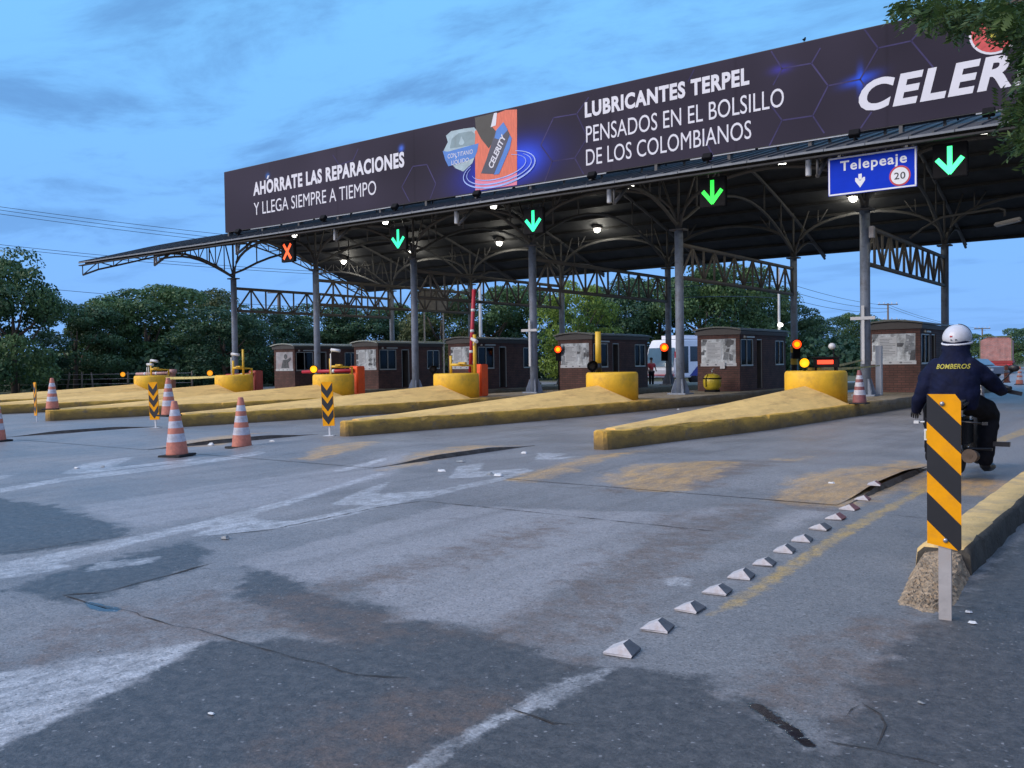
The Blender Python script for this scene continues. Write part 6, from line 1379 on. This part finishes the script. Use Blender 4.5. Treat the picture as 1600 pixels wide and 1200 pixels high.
def crown_pts(seed, n, shape):
    """unit tree (height 1, half width .5): leaf centres, normals, tint"""
    rs = np.random.RandomState(seed); lobes = []
    nl = 46
    for i in range(nl):
        a = rs.uniform(0, 2 * math.pi); h = rs.uniform(.10, .93)
        if shape == 'dome': rad = .44 * math.sqrt(max(0, 1 - max(0, (h - .42) / .56) ** 2)) * (1 if h > .25 else .92)
        elif shape == 'tall': rad = .36 * math.sin(math.pi * min(1, max(.05, h * .9 + .12))) ** .6
        else: rad = .46 * (1 - max(0, h - .3)) ** .6
        rr = rad * rs.uniform(.45, 1.0); lobes.append((rr * math.cos(a), rr * math.sin(a), h, rs.uniform(.07, .15), rs.uniform(0, 1)))
    C, Nn, T = [], [], []; per = n // nl
    for (x, y, h, r, t) in lobes:
        d = rs.normal(size=(per, 3)); d[:, 2] += .35; d /= np.linalg.norm(d, axis=1)[:, None]
        rad = r * rs.uniform(.55, 1.08, per) ** .6
        c = np.array([x, y, h]) + d * rad[:, None] * np.array([1.25, 1.25, .85]); C.append(c); nn = d + rs.normal(size=(per, 3)) * .55; Nn.append(nn / np.linalg.norm(nn, axis=1)[:, None]); T.append(np.clip(t * .75 + rs.uniform(-.2, .35, per), 0, 1))
    return np.concatenate(C), np.concatenate(Nn), np.concatenate(T)
LM = {'dark': MLeaf('leaf_dark', (0.019, 0.060, 0.034), (0.070, 0.142, 0.058)), 'mid': MLeaf('leaf_mid', (0.024, 0.072, 0.032), (0.110, 0.190, 0.060)), 'bright': MLeaf('leaf_bright', (0.06, 0.13, 0.025), (0.22, 0.31, 0.045)), 'olive': MLeaf('leaf_olive', (0.040, 0.075, 0.030), (0.140, 0.155, 0.060))}
CRM = {}
for i, (sh, mk) in enumerate((('dome', 'dark'), ('dome', 'mid'), ('tall', 'mid'), ('wide', 'dark'), ('dome', 'bright'), ('dome', 'olive'))):
    C_, N_, T_ = crown_pts(100 + i, 19000, sh); CRM[i] = leaf_mesh('crown', C_, N_, .0128, T_, LM[mk], .62, np.random.RandomState(i))
def trunk_mesh(seed):
    rs = random.Random(seed); mb = MB(); mb.tube([(0, 0, -.01), (.01, 0, .15), (-.01, .01, .32), (.0, 0, .6)], [.028, .022, .018, .008], 8)
    for k in range(7):
        a = rs.uniform(0, 6.28); z = rs.uniform(.14, .42); l_ = rs.uniform(.18, .36); mb.tube([(0, 0, z), (l_ * .5 * math.cos(a), l_ * .5 * math.sin(a), z + .10), (l_ * math.cos(a), l_ * math.sin(a), z + .28)], [.012, .009, .004], 6)
    o = mb.build('trunk', MT['bark']); me = o.data; bpy.data.objects.remove(o); return me
TRM = [trunk_mesh(i) for i in range(3)]
def tree(label, px, ytop, wpx, D, kind, name='tree', i=0):
    b_ = at_d(px, 585, D); hor = HC + 0; t = at_d(px, ytop, D); h = t.z; w = wpx * D / FPX
    o = thing(name, label, 'tree', (b_.x, b_.y, -.05), (px * 1.7) % 6.28, 'trees around the toll plaza'); o.scale = (w * 1.08, w * 1.08, h / .99)
    c = bpy.data.objects.new('crown', CRM[kind]); COL.objects.link(c); c.parent = o
    k = bpy.data.objects.new('trunk', TRM[i % 3]); COL.objects.link(k); k.parent = o
TREES = [(-90, 420, 240, 62, 0, 'dark bushy tree partly beyond the left edge'), (22, 392, 185, 60, 2, 'tall loose tree at the left edge with sky showing through its top'), (118, 478, 150, 68, 3, 'low spreading tree between the tall left tree and the round tree'),
         (172, 462, 130, 72, 1, 'small mid green tree beside the big round tree'), (228, 438, 215, 76, 1, 'big round topped tree at left below the canopy tip'), (312, 452, 170, 84, 5, 'brownish green tree right behind the round tree'),
         (352, 478, 170, 70, 0, 'dark tree behind the leftmost canopy column'), (430, 482, 150, 78, 0, 'dark tree seen under the left lattice truss'), (505, 478, 150, 86, 3, 'dark spreading tree behind the two leftmost booths'), (570, 482, 150, 84, 0, 'dark tree between the second and third front columns'),
         (640, 470, 130, 88, 1, 'mid green tree behind the third front column'), (690, 452, 130, 82, 5, 'olive tree behind the beige board'), (760, 440, 150, 84, 1, 'leafy tree behind the raised red boom'), (835, 440, 140, 88, 1, 'leafy green tree behind the fourth front column'),
         (905, 432, 125, 76, 4, 'bright yellow green tree lit beside the middle booth'), (968, 440, 150, 88, 0, 'dark tree right of the bright yellow green tree'), (1030, 425, 150, 92, 1, 'tall tree behind the bus'), (1095, 405, 170, 84, 2, 'tallest loose tree behind the booth with the yellow tank'),
         (1150, 410, 150, 90, 1, 'tall broad tree left of the lit pole'), (1196, 440, 110, 96, 1, 'mid green tree at the lit lamp'), (1240, 478, 110, 100, 0, 'dark low tree behind the right back column'), (1290, 498, 110, 104, 3, 'low spreading tree right of the back column, under the wires'),
         (1345, 485, 95, 108, 1, 'rounded tree left of the nearest booth'), (1400, 502, 100, 120, 0, 'low dark tree behind the nearest booth'), (1530, 519, 62, 150, 1, 'small far round tree right of the helmet'), (1478, 524, 80, 160, 3, 'far low trees behind the helmet'), (1568, 527, 60, 170, 0, 'far dark tree behind the truck'),
         (1606, 508, 95, 115, 1, 'tree at the right edge beyond the truck'), (1665, 490, 120, 100, 0, 'dark tree beyond the right edge')]
for i, (px, yt, w, D, k, l) in enumerate(TREES): tree(l, px, yt, w, D, k, i=i)
# unseen trees added outside the frame to block sky light on the right side
for i, (x, y, w_, h_, kd) in enumerate(((7.5, 7.5, 10, 10.5, 1), (9.5, 17.0, 11, 11, 0), (8.5, 28.0, 10, 10, 3), (11.0, 40.0, 11, 11, 1))):
    o = thing('tree', ['added unseen tree beyond the right edge nearest the viewer', 'second added unseen tree beyond the right edge', 'third added unseen tree beyond the right edge', 'farthest added unseen tree beyond the right edge'][i], 'tree', (x, y, -.05), i * 1.3, 'added unseen trees beyond the right edge'); o.scale = (w_, w_, h_)
    c = bpy.data.objects.new('crown', CRM[kd]); COL.objects.link(c); c.parent = o
    k = bpy.data.objects.new('trunk', TRM[i % 3]); COL.objects.link(k); k.parent = o
# undergrowth filling the foot of the wood: uncountable
C_, N_, T_ = [], [], []
rs = np.random.RandomState(77)
for i in range(150):
    px = rs.uniform(-200, 1440); D = rs.uniform(84, 104) if px > 360 else rs.uniform(70, 84)
    c = at_d(px, 585, D); hgt = rs.uniform(2.0, 4.6); n = 330
    d = rs.normal(size=(n, 3)); d /= np.linalg.norm(d, axis=1)[:, None]; d[:, 2] = abs(d[:, 2]); rr = rs.uniform(.6, 1, n) ** .5
    C_.append(np.array([c.x, c.y, 0]) + d * rr[:, None] * np.array([2.6, 2.6, hgt])); nn = d + rs.normal(size=(n, 3)) * .5; N_.append(nn / np.linalg.norm(nn, axis=1)[:, None]); T_.append(np.full(n, rs.uniform(0, .6)) + rs.uniform(-.15, .2, n))
me = leaf_mesh('undergrowth', np.concatenate(C_), np.concatenate(N_), .26, np.concatenate(T_), LM['dark'], .65, rs); o = bpy.data.objects.new('undergrowth', me); COL.objects.link(o); tag(o, 'dark dense undergrowth at the foot of the trees', 'undergrowth', kind='stuff')

# near tree hanging into the upper right corner: trunk stands beyond the right edge
nt_ = thing('near_tree', 'dark feathery leafed branches hanging into the upper right corner', 'tree', (2.6, 9.0, 0)); base = Vector((2.6, 9.0, 0))
mb = MB(); mb.tube([(0, 0, -.1), (.05, 0, 1.5), (-.05, .05, 3.0), (-.3, .0, 4.2), (-.6, 0, 5.2)], [.24, .19, .16, .13, .10], 12)
CP = []; rs = np.random.RandomState(9)
ZONE = [(1478, 6, 62, 14, 7.6, 60), (1445, 15, 34, 14, 7.9, 28), (1540, 14, 48, 18, 7.4, 70), (1590, 34, 32, 24, 7.2, 80), (1622, 100, 16, 40, 7.0, 110), (1560, 8, 60, 14, 7.5, 60), (1612, 182, 22, 30, 7.2, 70), (1578, 168, 14, 12, 7.4, 14), (1612, 215, 20, 24, 7.0, 50), (1505, 32, 30, 9, 7.8, 30), (1645, 60, 34, 80, 6.9, 90), (1650, 160, 40, 90, 7.0, 70), (1410, 6, 16, 8, 7.8, 9)]
sprigs = []
for (px, py, sx, sy, D, n) in ZONE:
    for _ in range(n):
        p_ = at_d(px + rs.normal() * sx * .5, py + rs.normal() * sy * .5, D + rs.normal() * .35); sprigs.append(np.array(p_) - np.array(base))
for tgt in ((1470, 5, 7.7), (1560, 20, 7.4), (1598, 120, 7.1), (1590, 190, 7.1), (1530, 30, 7.5)):
    p_ = at_d(*tgt) - base; s_ = Vector((-.45, 0, 4.6)); mid_ = s_.lerp(p_, .5) + Vector((0, 0, .35)); mb.tube([s_, s_.lerp(mid_, .5) + Vector((0, 0, .15)), mid_, mid_.lerp(p_, .55) + Vector((0, 0, .1)), p_], [.06, .045, .03, .018, .007], 7)
mb.build('trunk', MT['bark'], nt_)
C_, N_, T_, D_ = [], [], [], []
for s_ in sprigs:
    ax = rs.normal(size=3); ax[2] = ax[2] * .5 - .55; ax /= np.linalg.norm(ax); sd = np.cross(ax, [0, 0, 1]) + rs.normal(size=3) * .25; sd -= sd @ ax * ax; sd /= np.linalg.norm(sd); up = np.cross(ax, sd); L_ = rs.uniform(.14, .26); t0 = rs.uniform(0, .8)
    for k in range(6):
        for g_ in (-1, 1):
            C_.append(s_ + ax * L_ * (k + .5) / 6 + sd * g_ * .036); N_.append(up + rs.normal(size=3) * .25); D_.append(sd * g_ * .9 + ax * .55); T_.append(t0 + rs.uniform(-.15, .25))
C_, N_, D_ = np.array(C_), np.array(N_), np.array(D_); N_ /= np.linalg.norm(N_, axis=1)[:, None]; D_ -= (D_ * N_).sum(1)[:, None] * N_; D_ /= np.linalg.norm(D_, axis=1)[:, None]; B_ = np.cross(N_, D_)
l_ = .040 * rs.uniform(.75, 1.25, len(C_))[:, None]; w_ = l_ * .30
v = np.stack([C_ - D_ * l_, C_ + B_ * w_, C_ + D_ * l_, C_ - B_ * w_], 1).reshape(-1, 3); n = len(C_)
me = bpy.data.meshes.new('leaves'); me.vertices.add(4 * n); me.vertices.foreach_set('co', v.ravel()); me.loops.add(4 * n); me.loops.foreach_set('vertex_index', np.arange(4 * n, dtype=np.int32)); me.polygons.add(n); me.polygons.foreach_set('loop_start', np.arange(0, 4 * n, 4, dtype=np.int32)); me.polygons.foreach_set('loop_total', np.full(n, 4, np.int32)); me.update(calc_edges=True)
a = me.attributes.new('tint', 'FLOAT', 'POINT'); a.data.foreach_set('value', np.repeat(np.clip(T_, 0, 1), 4)); me.materials.append(MLeaf('leaf_near', (0.022, 0.060, 0.022), (0.085, 0.140, 0.032)))
o = bpy.data.objects.new('foliage', me); COL.objects.link(o); o.parent = nt_

ck = bpy.data.objects.new('crown', CRM[1]); COL.objects.link(ck); ck.parent = nt_; ck.location = (1.7, .6, 2.6); ck.scale = (5.2, 5.2, 5.6)
